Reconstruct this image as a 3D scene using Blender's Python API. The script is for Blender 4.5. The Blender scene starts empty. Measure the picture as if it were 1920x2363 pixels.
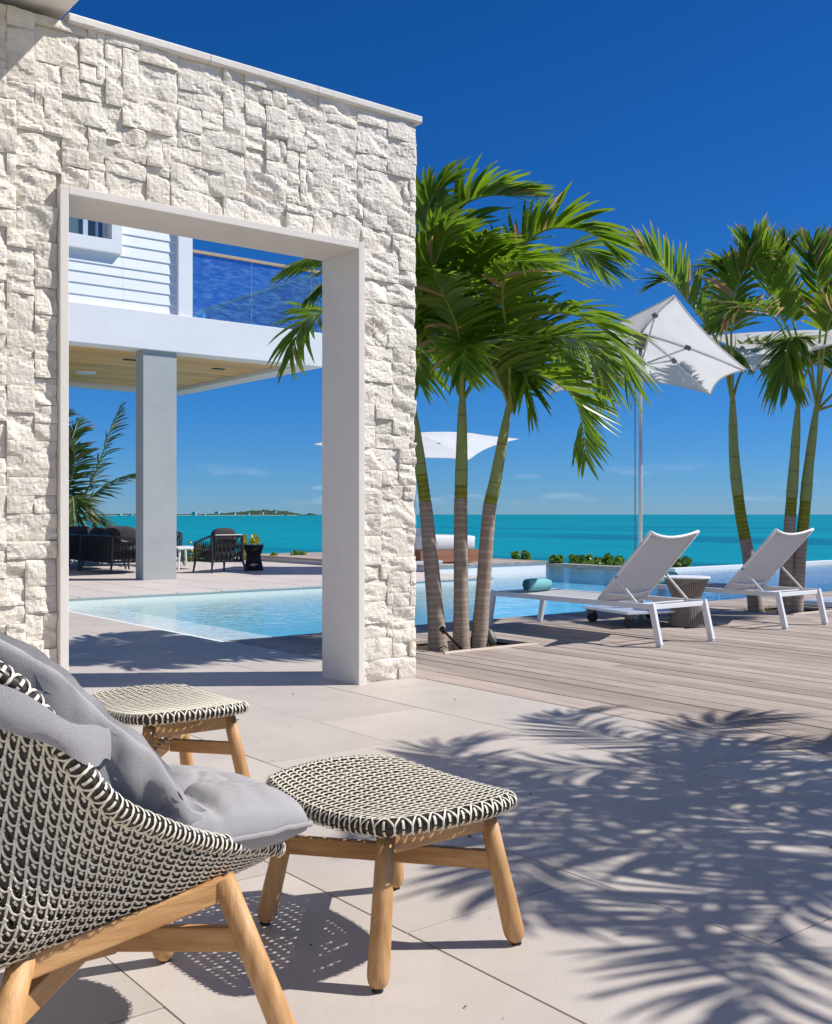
import bpy, bmesh, math, random
import numpy as np
from mathutils import Vector, Matrix, noise
random.seed(7); np.random.seed(7)
R = math.radians
sc = bpy.context.scene
col = sc.collection

# ------------------------------------------------------------------ camera
# World: X runs along the stone wall, Y runs away through its opening, Z up; the lens stands 1 m above the terrace.
FPX, CXP, HYP, HC = 2453.0, 960.0, 1187.0, 1.0
ANG = math.atan(3125 / 2453)
FW = Vector((math.cos(ANG), math.sin(ANG), 0)); RT = Vector((math.sin(ANG), -math.cos(ANG), 0))
cam = bpy.data.cameras.new('camera'); camo = bpy.data.objects.new('camera', cam); col.objects.link(camo)
camo.location = (0, 0, HC); camo.rotation_euler = (R(90), 0, ANG - R(90))
cam.sensor_fit = 'HORIZONTAL'; cam.sensor_width = 36.0; cam.lens = 36 * FPX / 1920
cam.shift_y = 5.5 / 1920; cam.clip_start = 0.05; cam.clip_end = 60000
sc.camera = camo

# ------------------------------------------------------------------ light
SUN_XY = Vector((0.821, -0.571)); SUN_EL = R(46.8)
world = bpy.data.worlds.new('World'); sc.world = world; world.use_nodes = True
wn = world.node_tree.nodes; wl = world.node_tree.links
bg = wn['Background']
sky = wn.new('ShaderNodeTexSky'); sky.sky_type = 'NISHITA'; sky.sun_disc = False
sky.sun_elevation = SUN_EL; sky.sun_rotation = math.atan2(SUN_XY.x, SUN_XY.y)
sky.altitude = 0; sky.air_density = 0.85; sky.dust_density = 0.0; sky.ozone_density = 1.0
# deep polarised tropical blue: each channel of the physical sky through its own response curve
ssep = wn.new('ShaderNodeSeparateColor'); hsv = wn.new('ShaderNodeCombineColor'); wl.new(sky.outputs[0], ssep.inputs[0])
for ch, (gain, power) in enumerate(((.40, 1.72), (.615, 1.12), (1.20, 1.06))):
    m1 = wn.new('ShaderNodeMath'); m1.operation = 'MULTIPLY'; m1.inputs[1].default_value = .075; wl.new(ssep.outputs[ch], m1.inputs[0])
    m2 = wn.new('ShaderNodeMath'); m2.operation = 'POWER'; m2.inputs[1].default_value = power; wl.new(m1.outputs[0], m2.inputs[0])
    m3 = wn.new('ShaderNodeMath'); m3.operation = 'MULTIPLY'; m3.inputs[1].default_value = gain / .075; wl.new(m2.outputs[0], m3.inputs[0])
    wl.new(m3.outputs[0], hsv.inputs[ch])
# thin fair-weather cloud bank low over the sea
wtc = wn.new('ShaderNodeTexCoord'); sep = wn.new('ShaderNodeSeparateXYZ'); wl.new(wtc.outputs['Generated'], sep.inputs[0])
wmap = wn.new('ShaderNodeMapping'); wmap.inputs['Scale'].default_value = (9, 9, 60); wl.new(wtc.outputs['Generated'], wmap.inputs[0])
wno = wn.new('ShaderNodeTexNoise'); wno.inputs['Scale'].default_value = 1.0; wno.inputs['Detail'].default_value = 6; wno.inputs['Roughness'].default_value = 0.55
wl.new(wmap.outputs[0], wno.inputs['Vector'])
wr1 = wn.new('ShaderNodeMapRange'); wr1.inputs[1].default_value = 0.56; wr1.inputs[2].default_value = 0.88; wl.new(wno.outputs[0], wr1.inputs[0])
wr2 = wn.new('ShaderNodeValToRGB'); cr = wr2.color_ramp
cr.elements[0].position = 0.006; cr.elements[0].color = (0, 0, 0, 1); cr.elements[1].position = 0.05; cr.elements[1].color = (0, 0, 0, 1)
e = cr.elements.new(0.02); e.color = (1, 1, 1, 1); e = cr.elements.new(0.03); e.color = (.8, .8, .8, 1)
wl.new(sep.outputs[2], wr2.inputs[0])
wm = wn.new('ShaderNodeMath'); wm.operation = 'MULTIPLY'; wl.new(wr1.outputs[0], wm.inputs[0]); wl.new(wr2.outputs[0], wm.inputs[1])
wmix = wn.new('ShaderNodeMix'); wmix.data_type = 'RGBA'; wl.new(wm.outputs[0], wmix.inputs[0])
wl.new(hsv.outputs[0], wmix.inputs[6]); wmix.inputs[7].default_value = (9, 10, 11, 1)
wl.new(wmix.outputs[2], bg.inputs['Color']); bg.inputs['Strength'].default_value = 0.075

sl = bpy.data.lights.new('sun', 'SUN'); slo = bpy.data.objects.new('sun', sl); col.objects.link(slo)
sl.energy = 5.0; sl.angle = R(0.53); sl.color = (1.0, 0.96, 0.905)
sdir = Vector((SUN_XY.x * math.cos(SUN_EL), SUN_XY.y * math.cos(SUN_EL), math.sin(SUN_EL)))
slo.rotation_euler = sdir.to_track_quat('Z', 'Y').to_euler(); slo.location = (6, -6, 12)
sc.view_settings.view_transform = 'Standard'; sc.view_settings.look = 'None'
sc.view_settings.exposure = 0.2; sc.view_settings.gamma = 1.0
sc.cycles.max_bounces = 8; sc.cycles.transparent_max_bounces = 16; sc.cycles.use_denoising = True
sc.cycles.caustics_reflective = False; sc.cycles.caustics_refractive = False

# ------------------------------------------------------------------ helpers
def pt(x, y, D):
    """point at depth D metres in front of the lens, for measuring where things stand"""
    r = (x - CXP) / FPX; u = (HYP - y) / FPX
    return Vector((FW.x * D + RT.x * r * D, FW.y * D + RT.y * r * D, HC + u * D))

def tag(o, label=None, cat=None, group=None, kind=None):
    if label: o['label'] = label
    if cat: o['category'] = cat
    if group: o['group'] = group
    if kind: o['kind'] = kind
    return o

def thing(name, label, cat, loc=(0, 0, 0), rz=0, group=None):
    o = bpy.data.objects.new(name, None); col.objects.link(o); o.empty_display_size = .1
    o.location = loc; o.rotation_euler = (0, 0, rz)
    return tag(o, label, cat, group)

def copy_tree(o, parent=None):
    c = o.copy(); col.objects.link(c); c.parent = parent
    for ch in o.children: copy_tree(ch, c)
    return c

class MB:
    def __init__(s): s.v = []; s.f = []; s.mi = []; s.att = []
    def add(s, vs, fs, m=0):
        n = len(s.v); s.v.extend([tuple(p) for p in vs]); s.f.extend([tuple(i + n for i in f) for f in fs]); s.mi.extend([m] * len(fs)); return s
    def box(s, x0, x1, y0, y1, z0, z1, m=0, M=None):
        vs = [Vector(p) for p in ((x0, y0, z0), (x1, y0, z0), (x1, y1, z0), (x0, y1, z0), (x0, y0, z1), (x1, y0, z1), (x1, y1, z1), (x0, y1, z1))]
        if M is not None: vs = [M @ p for p in vs]
        return s.add(vs, [(0, 3, 2, 1), (4, 5, 6, 7), (0, 1, 5, 4), (1, 2, 6, 5), (2, 3, 7, 6), (3, 0, 4, 7)], m)
    def bar(s, a, b, w, h, up=(0, 0, 1), m=0):
        """rectangular bar from a to b; w across, h along up"""
        a = Vector(a); b = Vector(b); t = (b - a).normalized(); up = Vector(up)
        if abs(t.dot(up)) > .98: up = Vector((0, 1, 0))
        sd = t.cross(up).normalized(); u = sd.cross(t).normalized()
        vs = []
        for p in (a, b):
            for i, j in ((-1, -1), (1, -1), (1, 1), (-1, 1)): vs.append(p + sd * (w / 2 * i) + u * (h / 2 * j))
        return s.add(vs, [(0, 1, 2, 3), (7, 6, 5, 4), (0, 4, 5, 1), (1, 5, 6, 2), (2, 6, 7, 3), (3, 7, 4, 0)], m)
    def tube(s, path, rad, n=10, cap=True, m=0, closed=False, flat=1.0, up=None):
        path = [Vector(p) for p in path]; k = len(path)
        if not hasattr(rad, '__len__'): rad = [rad] * k
        vs = []; ref = Vector(up) if up else None; prev = None
        for i, p in enumerate(path):
            if closed: t = path[(i + 1) % k] - path[i - 1]
            else: t = path[min(i + 1, k - 1)] - path[max(i - 1, 0)]
            t.normalize()
            if prev is None:
                r0 = ref or (Vector((0, 0, 1)) if abs(t.z) < .9 else Vector((1, 0, 0)))
                a = (r0 - t * r0.dot(t)).normalized()
            else: a = (prev - t * prev.dot(t)).normalized()
            prev = a; b = t.cross(a)
            for j in range(n):
                q = 2 * math.pi * j / n
                vs.append(p + a * (math.cos(q) * rad[i]) + b * (math.sin(q) * rad[i] * flat))
        fs = []
        kk = k if closed else k - 1
        for i in range(kk):
            i2 = (i + 1) % k
            for j in range(n):
                j2 = (j + 1) % n; fs.append((i * n + j, i * n + j2, i2 * n + j2, i2 * n + j))
        if cap and not closed:
            fs.append(tuple(range(n - 1, -1, -1))); fs.append(tuple(range((k - 1) * n, k * n)))
        return s.add(vs, fs, m)
    def lathe(s, c, prof, n=24, m=0):
        """prof: list of (r, z)"""
        c = Vector(c); vs = []; fs = []
        for r, z in prof:
            for j in range(n):
                q = 2 * math.pi * j / n; vs.append(c + Vector((r * math.cos(q), r * math.sin(q), z)))
        for i in range(len(prof) - 1):
            for j in range(n):
                j2 = (j + 1) % n; fs.append((i * n + j, i * n + j2, (i + 1) * n + j2, (i + 1) * n + j))
        fs.append(tuple(range(n - 1, -1, -1))); fs.append(tuple(range((len(prof) - 1) * n, len(prof) * n)))
        return s.add(vs, fs, m)
    def grid(s, P, m=0, closed_u=False):
        """P[i][j] points"""
        nu, nv = len(P), len(P[0]); vs = [p for row in P for p in row]; fs = []
        for i in range(nu if closed_u else nu - 1):
            i2 = (i + 1) % nu
            for j in range(nv - 1): fs.append((i * nv + j, i2 * nv + j, i2 * nv + j + 1, i * nv + j + 1))
        return s.add(vs, fs, m)
    def build(s, name, mat, parent=None, origin=None, smooth=False, bevel=0, kind=None, label=None, weld=False):
        me = bpy.data.meshes.new(name); o = Vector(origin) if origin is not None else (Vector(parent.location) if parent is not None else Vector((0, 0, 0)))
        me.from_pydata([(p[0] - o.x, p[1] - o.y, p[2] - o.z) for p in s.v], [], s.f)
        mats = mat if isinstance(mat, (list, tuple)) else [mat]
        for q in mats: me.materials.append(q)
        if len(mats) > 1: me.polygons.foreach_set('material_index', s.mi)
        if weld or bevel:
            bm = bmesh.new(); bm.from_mesh(me)
            if weld: bmesh.ops.remove_doubles(bm, verts=bm.verts, dist=1e-5)
            if bevel:
                es = [e for e in bm.edges if len(e.link_faces) == 2 and e.calc_face_angle(0) > .6]
                bmesh.ops.bevel(bm, geom=es, offset=bevel, segments=2, affect='EDGES', profile=.6, clamp_overlap=True)
            bm.to_mesh(me); bm.free()
        if smooth: me.polygons.foreach_set('use_smooth', [True] * len(me.polygons))
        me.update()
        ob = bpy.data.objects.new(name, me); col.objects.link(ob)
        if parent is not None: ob.parent = parent
        elif origin is not None: ob.location = o
        if kind: ob['kind'] = kind
        if label: ob['label'] = label
        return ob

def catmull(P, n):
    P = [Vector(p) for p in P]; P = [P[0] * 2 - P[1]] + P + [P[-1] * 2 - P[-2]]; out = []
    m = len(P) - 3
    for k in range(n):
        t = k / (n - 1) * m; i = min(int(t), m - 1); u = t - i
        a, b, c, d = P[i:i + 4]
        out.append(.5 * ((2 * b) + (c - a) * u + (2 * a - 5 * b + 4 * c - d) * u * u + (3 * b - a - 3 * c + d) * u ** 3))
    return out

# ------------------------------------------------------------------ materials
def mat(name, base=(.5, .5, .5), rough=.6, metal=0, spec=.4, noise_s=None, dark=None, bump=None, bump_s=60, detail=5, stretch=None, var=0, extra=None, coord='Object', trans=0):
    """Principled material; base/dark blended by noise, bump from noise, per-object brightness variation"""
    m = bpy.data.materials.new(name); m.use_nodes = True; nt = m.node_tree; N = nt.nodes; L = nt.links
    b = N['Principled BSDF']; b.inputs['Base Color'].default_value = (*base, 1); b.inputs['Roughness'].default_value = rough
    b.inputs['Metallic'].default_value = metal; b.inputs['Specular IOR Level'].default_value = spec
    tc = N.new('ShaderNodeTexCoord'); mp = N.new('ShaderNodeMapping'); L.new(tc.outputs[coord], mp.inputs[0])
    if stretch: mp.inputs['Scale'].default_value = stretch
    src = None
    if var:
        oi = N.new('ShaderNodeObjectInfo')
        ml = N.new('ShaderNodeVectorMath'); ml.operation = 'SCALE'; ml.inputs[0].default_value = (37, 91, 53); L.new(oi.outputs['Random'], ml.inputs[3])
        ad = N.new('ShaderNodeVectorMath'); ad.operation = 'ADD'; L.new(tc.outputs[coord], ad.inputs[0]); L.new(ml.outputs[0], ad.inputs[1])
        L.new(ad.outputs[0], mp.inputs[0])
    if noise_s:
        no = N.new('ShaderNodeTexNoise'); no.inputs['Scale'].default_value = noise_s; no.inputs['Detail'].default_value = detail; no.inputs['Roughness'].default_value = .62
        L.new(mp.outputs[0], no.inputs['Vector'])
        rp = N.new('ShaderNodeMapRange'); rp.inputs[1].default_value = .32; rp.inputs[2].default_value = .7; L.new(no.outputs[0], rp.inputs[0])
        mx = N.new('ShaderNodeMix'); mx.data_type = 'RGBA'; L.new(rp.outputs[0], mx.inputs[0])
        mx.inputs[6].default_value = (*(dark or tuple(c * .8 for c in base)), 1); mx.inputs[7].default_value = (*base, 1)
        src = mx.outputs[2]
    if var:
        hs = N.new('ShaderNodeHueSaturation'); mr = N.new('ShaderNodeMapRange'); mr.inputs[3].default_value = 1 - var; mr.inputs[4].default_value = 1 + var
        L.new(oi.outputs['Random'], mr.inputs[0]); L.new(mr.outputs[0], hs.inputs['Value'])
        if src: L.new(src, hs.inputs['Color'])
        else: hs.inputs['Color'].default_value = (*base, 1)
        src = hs.outputs[0]
    if src: L.new(src, b.inputs['Base Color'])
    if bump:
        n2 = N.new('ShaderNodeTexNoise'); n2.inputs['Scale'].default_value = bump_s; n2.inputs['Detail'].default_value = 6; n2.inputs['Roughness'].default_value = .65
        L.new(mp.outputs[0], n2.inputs['Vector'])
        bu = N.new('ShaderNodeBump'); bu.inputs['Strength'].default_value = min(1, bump * 1.0); bu.inputs['Distance'].default_value = .004 * max(1, bump); L.new(n2.outputs[0], bu.inputs['Height'])
        L.new(bu.outputs[0], b.inputs['Normal'])
    if trans:
        tr = N.new('ShaderNodeBsdfTranslucent'); ms = N.new('ShaderNodeMixShader'); ms.inputs[0].default_value = trans
        if src: L.new(src, tr.inputs[0])
        else: tr.inputs[0].default_value = (*base, 1)
        L.new(b.outputs[0], ms.inputs[1]); L.new(tr.outputs[0], ms.inputs[2]); L.new(ms.outputs[0], N['Material Output'].inputs[0])
    m['src'] = 0
    return m

M = {}
M['stone'] = mat('limestone_split', (.84, .79, .70), .85, spec=.2, noise_s=7, dark=(.75, .685, .575), bump=1.7, bump_s=55, var=.085)
M['stonecore'] = mat('wall_core_mortar', (.62, .57, .49), .9, spec=.1, noise_s=6, bump=1, bump_s=60)
M['coping'] = mat('coping_stone', (.82, .785, .72), .8, spec=.2, noise_s=14, dark=(.75, .70, .62), bump=.6, bump_s=40)
M['frame'] = mat('stucco_frame', (.83, .785, .725), .85, spec=.2, noise_s=3, dark=(.79, .74, .675), bump=1.0, bump_s=260)
M['stucco'] = mat('white_stucco', (.76, .77, .78), .8, spec=.2, noise_s=2, dark=(.71, .72, .74), bump=.4, bump_s=120)
M['soffit'] = mat('white_soffit_paint', (.84, .81, .76), .7, spec=.2, noise_s=1.5, dark=(.81, .78, .73))
M['tile'] = mat('porcelain_tile', (.545, .487, .435), .5, spec=.35, noise_s=2.2, dark=(.46, .41, .36), bump=.3, bump_s=120, var=.045, detail=12)
M['ftile'] = mat('far_terrace_tile', (.60, .535, .49), .55, spec=.3, noise_s=1.5, dark=(.53, .47, .43), var=.04)
M['joint'] = mat('dark_joint_bed', (.06, .055, .05), .9, spec=.1, noise_s=8)
M['plank'] = mat('weathered_decking', (.46, .385, .335), .7, spec=.25, noise_s=3, dark=(.30, .245, .21), bump=.7, bump_s=14, stretch=(14, .9, 6), var=.2, detail=8)
M['plank_new'] = mat('pale_edge_board', (.66, .56, .48), .7, spec=.25, noise_s=3, dark=(.56, .46, .38), bump=.4, bump_s=14, stretch=(1, 14, 6))
M['teak'] = mat('oiled_teak', (.64, .385, .175), .48, spec=.4, noise_s=3.4, dark=(.42, .21, .075), bump=.35, bump_s=20, stretch=(16, 16, 1.6), var=.05, detail=7)
M['teak_x'] = mat('oiled_teak_long', (.62, .37, .165), .48, spec=.4, noise_s=3.4, dark=(.40, .20, .07), bump=.35, bump_s=20, stretch=(2, 2, 18), var=.05, detail=7)
M['tape_light'] = mat('cream_woven_fibre', (.82, .77, .64), .42, spec=.4, noise_s=25, dark=(.70, .65, .52))
M['tape_dark'] = mat('dark_brown_woven_fibre', (.026, .019, .014), .4, spec=.35, noise_s=90, dark=(.055, .04, .028))
M['cushion'] = mat('grey_outdoor_fabric', (.46, .445, .445), .9, spec=.15, noise_s=300, dark=(.41, .395, .395), bump=.8, bump_s=700)
M['cushion_soft'] = M['cushion']
M['foot'] = mat('black_glide', (.015, .015, .015), .5)
M['white_metal'] = mat('white_powder_coat', (.78, .79, .80), .35, spec=.5)
M['mesh'] = mat('white_sling_mesh', (.70, .71, .73), .7, spec=.2, noise_s=400, dark=(.62, .63, .66), trans=.45)
M['canvas'] = mat('white_canvas', (.84, .84, .85), .8, spec=.15, noise_s=3, dark=(.77, .77, .79), trans=.38)
M['alu'] = mat('aluminium', (.72, .75, .77), .38, metal=.6)
M['dark_metal'] = mat('dark_grey_casting', (.13, .135, .14), .5, metal=.3)
M['rope'] = mat('taupe_rope', (.30, .265, .225), .8, spec=.2, noise_s=60, dark=(.23, .2, .165))
M['black_rope'] = mat('charcoal_rope', (.035, .036, .038), .7, spec=.3)
M['char_metal'] = mat('charcoal_powder_coat', (.035, .037, .041), .4, spec=.5)
M['char_fab'] = mat('charcoal_fabric', (.055, .055, .06), .9, spec=.15, noise_s=60, dark=(.045, .045, .05), bump=.4, bump_s=200)
M['towel'] = mat('aqua_towel', (.25, .56, .58), .95, spec=.05, noise_s=50, dark=(.20, .49, .51), bump=1.5, bump_s=230)
M['siding'] = mat('white_siding_paint', (.78, .80, .83), .55, spec=.3, var=.01)
M['trim'] = mat('white_trim_paint', (.76, .77, .79), .6, spec=.3, noise_s=6, dark=(.73, .74, .76))
M['columng'] = mat('grey_render', (.41, .43, .425), .85, spec=.15, noise_s=2.5, dark=(.36, .385, .38), bump=.5, bump_s=30)
M['ceil'] = mat('cedar_ceiling_board', (.80, .52, .215), .5, spec=.3, noise_s=2, dark=(.63, .37, .13), stretch=(1.2, 12, 6), var=.14)
M['wood_rail'] = mat('teak_handrail', (.50, .36, .25), .6, noise_s=8, stretch=(1, 8, 8))
M['daywood'] = mat('mahogany_board', (.34, .15, .085), .55, noise_s=3, dark=(.26, .11, .06), stretch=(1, 10, 10), var=.06)
M['poolwall'] = mat('pale_pool_mosaic', (.66, .70, .66), .4, spec=.4, noise_s=30, dark=(.58, .64, .60))
M['dirt'] = mat('planting_soil', (.10, .075, .05), .95, spec=.1, noise_s=12, dark=(.05, .035, .025), bump=2, bump_s=30)
M['black'] = mat('black_plastic', (.012, .012, .013), .45)
M['lampgrey'] = mat('bronze_grey_lamp_body', (.11, .115, .105), .5, metal=.2)
M['hill'] = mat('scrub_hillside', (.055, .085, .05), .95, spec=.05, noise_s=.012, dark=(.035, .06, .04), detail=10)
M['sand'] = mat('pale_beach_sand', (.55, .50, .40), .95, spec=.05)
M['farwhite'] = mat('distant_white_walls', (.72, .70, .66), .8)
M['rock'] = mat('shore_rock', (.2, .18, .15), .9, noise_s=.5)

def pool_floor_mat():
    m = bpy.data.materials.new('pool_floor_plaster'); m.use_nodes = True; nt = m.node_tree; N = nt.nodes; L = nt.links
    b = N['Principled BSDF']; b.inputs['Roughness'].default_value = .5
    tc = N.new('ShaderNodeTexCoord'); br = N.new('ShaderNodeTexBrick'); L.new(tc.outputs['Object'], br.inputs[0])
    br.offset = 0; br.inputs['Scale'].default_value = 1; br.inputs['Brick Width'].default_value = .05; br.inputs['Row Height'].default_value = .05; br.inputs['Mortar Size'].default_value = .003
    br.inputs['Color1'].default_value = (.80, .86, .84, 1); br.inputs['Color2'].default_value = (.75, .83, .82, 1); br.inputs['Mortar'].default_value = (.6, .65, .64, 1)
    L.new(br.outputs[0], b.inputs['Base Color']); return m
M['poolfloor'] = pool_floor_mat()

def water_mat():
    m = bpy.data.materials.new('pool_water'); m.use_nodes = True; nt = m.node_tree; N = nt.nodes; L = nt.links
    N.remove(N['Principled BSDF']); out = N['Material Output']
    gl = N.new('ShaderNodeBsdfGlossy'); gl.inputs['Roughness'].default_value = .02; gl.inputs['Color'].default_value = (.95, .97, 1, 1)
    tr = N.new('ShaderNodeBsdfTransparent'); tr.inputs[0].default_value = (.97, .99, 1, 1)
    fr = N.new('ShaderNodeFresnel'); fr.inputs['IOR'].default_value = 1.26
    tc = N.new('ShaderNodeTexCoord'); mp = N.new('ShaderNodeMapping'); L.new(tc.outputs['Object'], mp.inputs[0]); mp.inputs['Scale'].default_value = (1, 1.6, 1)
    n1 = N.new('ShaderNodeTexNoise'); n1.inputs['Scale'].default_value = 5.5; n1.inputs['Detail'].default_value = 3; n1.inputs['Distortion'].default_value = .6; L.new(mp.outputs[0], n1.inputs[0])
    bu = N.new('ShaderNodeBump'); bu.inputs['Strength'].default_value = .22; bu.inputs['Distance'].default_value = .05; L.new(n1.outputs[0], bu.inputs['Height'])
    L.new(bu.outputs[0], gl.inputs['Normal']); L.new(bu.outputs[0], fr.inputs['Normal'])
    mx = N.new('ShaderNodeMixShader'); L.new(fr.outputs[0], mx.inputs[0]); L.new(tr.outputs[0], mx.inputs[1]); L.new(gl.outputs[0], mx.inputs[2])
    L.new(mx.outputs[0], out.inputs['Surface'])
    va = N.new('ShaderNodeVolumeAbsorption'); va.inputs['Color'].default_value = (.12, .74, .93, 1); va.inputs['Density'].default_value = .30
    L.new(va.outputs[0], out.inputs['Volume']); return m
M['water'] = water_mat()

def sea_mat():
    m = bpy.data.materials.new('turquoise_sea'); m.use_nodes = True; nt = m.node_tree; N = nt.nodes; L = nt.links
    b = N['Principled BSDF']; b.inputs['Roughness'].default_value = .35; b.inputs['Specular IOR Level'].default_value = .12
    tc = N.new('ShaderNodeTexCoord')
    mp = N.new('ShaderNodeMapping'); L.new(tc.outputs['Object'], mp.inputs[0]); mp.inputs['Rotation'].default_value = (0, 0, ANG); mp.inputs['Scale'].default_value = (.02, .0028, 1)
    # long reef and depth streaks lie across the line of sight
    mp.vector_type = 'POINT'
    n1 = N.new('ShaderNodeTexNoise'); n1.inputs['Scale'].default_value = 1.0; n1.inputs['Detail'].default_value = 5; L.new(mp.outputs[0], n1.inputs[0])
    r1 = N.new('ShaderNodeValToRGB'); L.new(n1.outputs[0], r1.inputs[0]); c = r1.color_ramp
    c.elements[0].position = .36; c.elements[0].color = (.0, .15, .20, 1); c.elements[1].position = .46; c.elements[1].color = (.0, .245, .285, 1)
    e = c.elements.new(.7); e.color = (.0, .30, .325, 1)
    # greener and paler over the shallow sand close in, bluer out at sea
    ln = N.new('ShaderNodeVectorMath'); ln.operation = 'LENGTH'; L.new(tc.outputs['Object'], ln.inputs[0])
    mr = N.new('ShaderNodeMapRange'); mr.inputs[1].default_value = 80; mr.inputs[2].default_value = 1800; L.new(ln.outputs['Value'], mr.inputs[0])
    mx = N.new('ShaderNodeMix'); mx.data_type = 'RGBA'; L.new(mr.outputs[0], mx.inputs[0]); L.new(r1.outputs[0], mx.inputs[6]); mx.inputs[7].default_value = (.0, .24, .26, 1)
    mp3 = N.new('ShaderNodeMapping'); L.new(tc.outputs['Object'], mp3.inputs[0]); mp3.inputs['Rotation'].default_value = (0, 0, ANG); mp3.inputs['Scale'].default_value = (.12, .03, 1)
    n3 = N.new('ShaderNodeTexNoise'); n3.inputs['Scale'].default_value = 1.0; n3.inputs['Detail'].default_value = 6; L.new(mp3.outputs[0], n3.inputs[0])
    r3 = N.new('ShaderNodeMapRange'); r3.inputs[1].default_value = .3; r3.inputs[2].default_value = .7; r3.inputs[3].default_value = .82; r3.inputs[4].default_value = 1.12; L.new(n3.outputs[0], r3.inputs[0])
    hv = N.new('ShaderNodeHueSaturation'); L.new(mx.outputs[2], hv.inputs['Color']); L.new(r3.outputs[0], hv.inputs['Value']); L.new(hv.outputs[0], b.inputs['Base Color'])
    n2 = N.new('ShaderNodeTexNoise'); n2.inputs['Scale'].default_value = .6; n2.inputs['Detail'].default_value = 4; L.new(tc.outputs['Object'], n2.inputs[0])
    bu = N.new('ShaderNodeBump'); bu.inputs['Strength'].default_value = .3; bu.inputs['Distance'].default_value = .3; L.new(n2.outputs[0], bu.inputs['Height']); L.new(bu.outputs[0], b.inputs['Normal'])
    return m
M['sea'] = sea_mat()

def glass_mat(name, tint, streak):
    m = bpy.data.materials.new(name); m.use_nodes = True; nt = m.node_tree; N = nt.nodes; L = nt.links
    N.remove(N['Principled BSDF']); out = N['Material Output']
    gl = N.new('ShaderNodeBsdfGlossy'); gl.inputs['Roughness'].default_value = .03
    tr = N.new('ShaderNodeBsdfTransparent'); tr.inputs[0].default_value = (*tint, 1)
    fr = N.new('ShaderNodeFresnel'); fr.inputs['IOR'].default_value = 1.5
    mx = N.new('ShaderNodeMixShader'); L.new(fr.outputs[0], mx.inputs[0]); L.new(tr.outputs[0], mx.inputs[1]); L.new(gl.outputs[0], mx.inputs[2])
    res = mx
    if streak:   # noise streaks of diffuse blue mixed over the clear pane
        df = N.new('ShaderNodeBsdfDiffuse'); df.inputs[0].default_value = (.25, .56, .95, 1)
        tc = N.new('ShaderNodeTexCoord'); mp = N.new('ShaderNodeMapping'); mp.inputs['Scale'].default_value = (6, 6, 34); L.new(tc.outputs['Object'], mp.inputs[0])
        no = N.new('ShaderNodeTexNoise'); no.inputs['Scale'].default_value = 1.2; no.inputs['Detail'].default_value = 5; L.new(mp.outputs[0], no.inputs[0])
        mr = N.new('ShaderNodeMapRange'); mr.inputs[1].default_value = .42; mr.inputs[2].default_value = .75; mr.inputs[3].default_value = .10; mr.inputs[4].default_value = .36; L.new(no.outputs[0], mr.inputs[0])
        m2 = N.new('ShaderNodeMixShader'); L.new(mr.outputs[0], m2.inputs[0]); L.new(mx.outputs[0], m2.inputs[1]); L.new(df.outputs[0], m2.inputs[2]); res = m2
    L.new(res.outputs[0], out.inputs[0]); return m
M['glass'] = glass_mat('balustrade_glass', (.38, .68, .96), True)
M['winglass'] = mat('window_glass', (.10, .16, .19), .05, spec=.8, metal=0)

def leaf_mat(name, g1, g2, tip, trans=.35):
    """g1/g2 blended per leaflet; dry tips and withered leaflets from the attribute 'age'"""
    m = bpy.data.materials.new(name); m.use_nodes = True; nt = m.node_tree; N = nt.nodes; L = nt.links
    b = N['Principled BSDF']; b.inputs['Roughness'].default_value = .38; b.inputs['Specular IOR Level'].default_value = .5
    at = N.new('ShaderNodeAttribute'); at.attribute_name = 'age'; se = N.new('ShaderNodeSeparateColor'); L.new(at.outputs['Color'], se.inputs[0])
    mx = N.new('ShaderNodeMix'); mx.data_type = 'RGBA'; L.new(se.outputs[1], mx.inputs[0]); mx.inputs[6].default_value = (*g1, 1); mx.inputs[7].default_value = (*g2, 1)
    mr = N.new('ShaderNodeMapRange'); mr.inputs[1].default_value = .72; mr.inputs[2].default_value = 1.0; L.new(se.outputs[0], mr.inputs[0])
    m2 = N.new('ShaderNodeMix'); m2.data_type = 'RGBA'; L.new(mr.outputs[0], m2.inputs[0]); L.new(mx.outputs[2], m2.inputs[6]); m2.inputs[7].default_value = (*tip, 1)
    L.new(m2.outputs[2], b.inputs['Base Color'])
    tr = N.new('ShaderNodeBsdfTranslucent'); hs = N.new('ShaderNodeHueSaturation'); hs.inputs['Hue'].default_value = .485; hs.inputs['Value'].default_value = 1.5; L.new(m2.outputs[2], hs.inputs['Color']); L.new(hs.outputs[0], tr.inputs[0])
    ms = N.new('ShaderNodeMixShader'); ms.inputs[0].default_value = trans; L.new(b.outputs[0], ms.inputs[1]); L.new(tr.outputs[0], ms.inputs[2]); L.new(ms.outputs[0], N['Material Output'].inputs[0])
    return m
M['leaf'] = leaf_mat('palm_leaf', (.075, .165, .010), (.16, .275, .016), (.42, .29, .14), .46)
M['leaf_coco'] = leaf_mat('coconut_leaf', (.05, .09, .015), (.11, .15, .03), (.42, .27, .12))
M['leaf_round'] = leaf_mat('sea_grape_leaf', (.05, .13, .02), (.14, .26, .03), (.45, .38, .04), .3)

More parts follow.
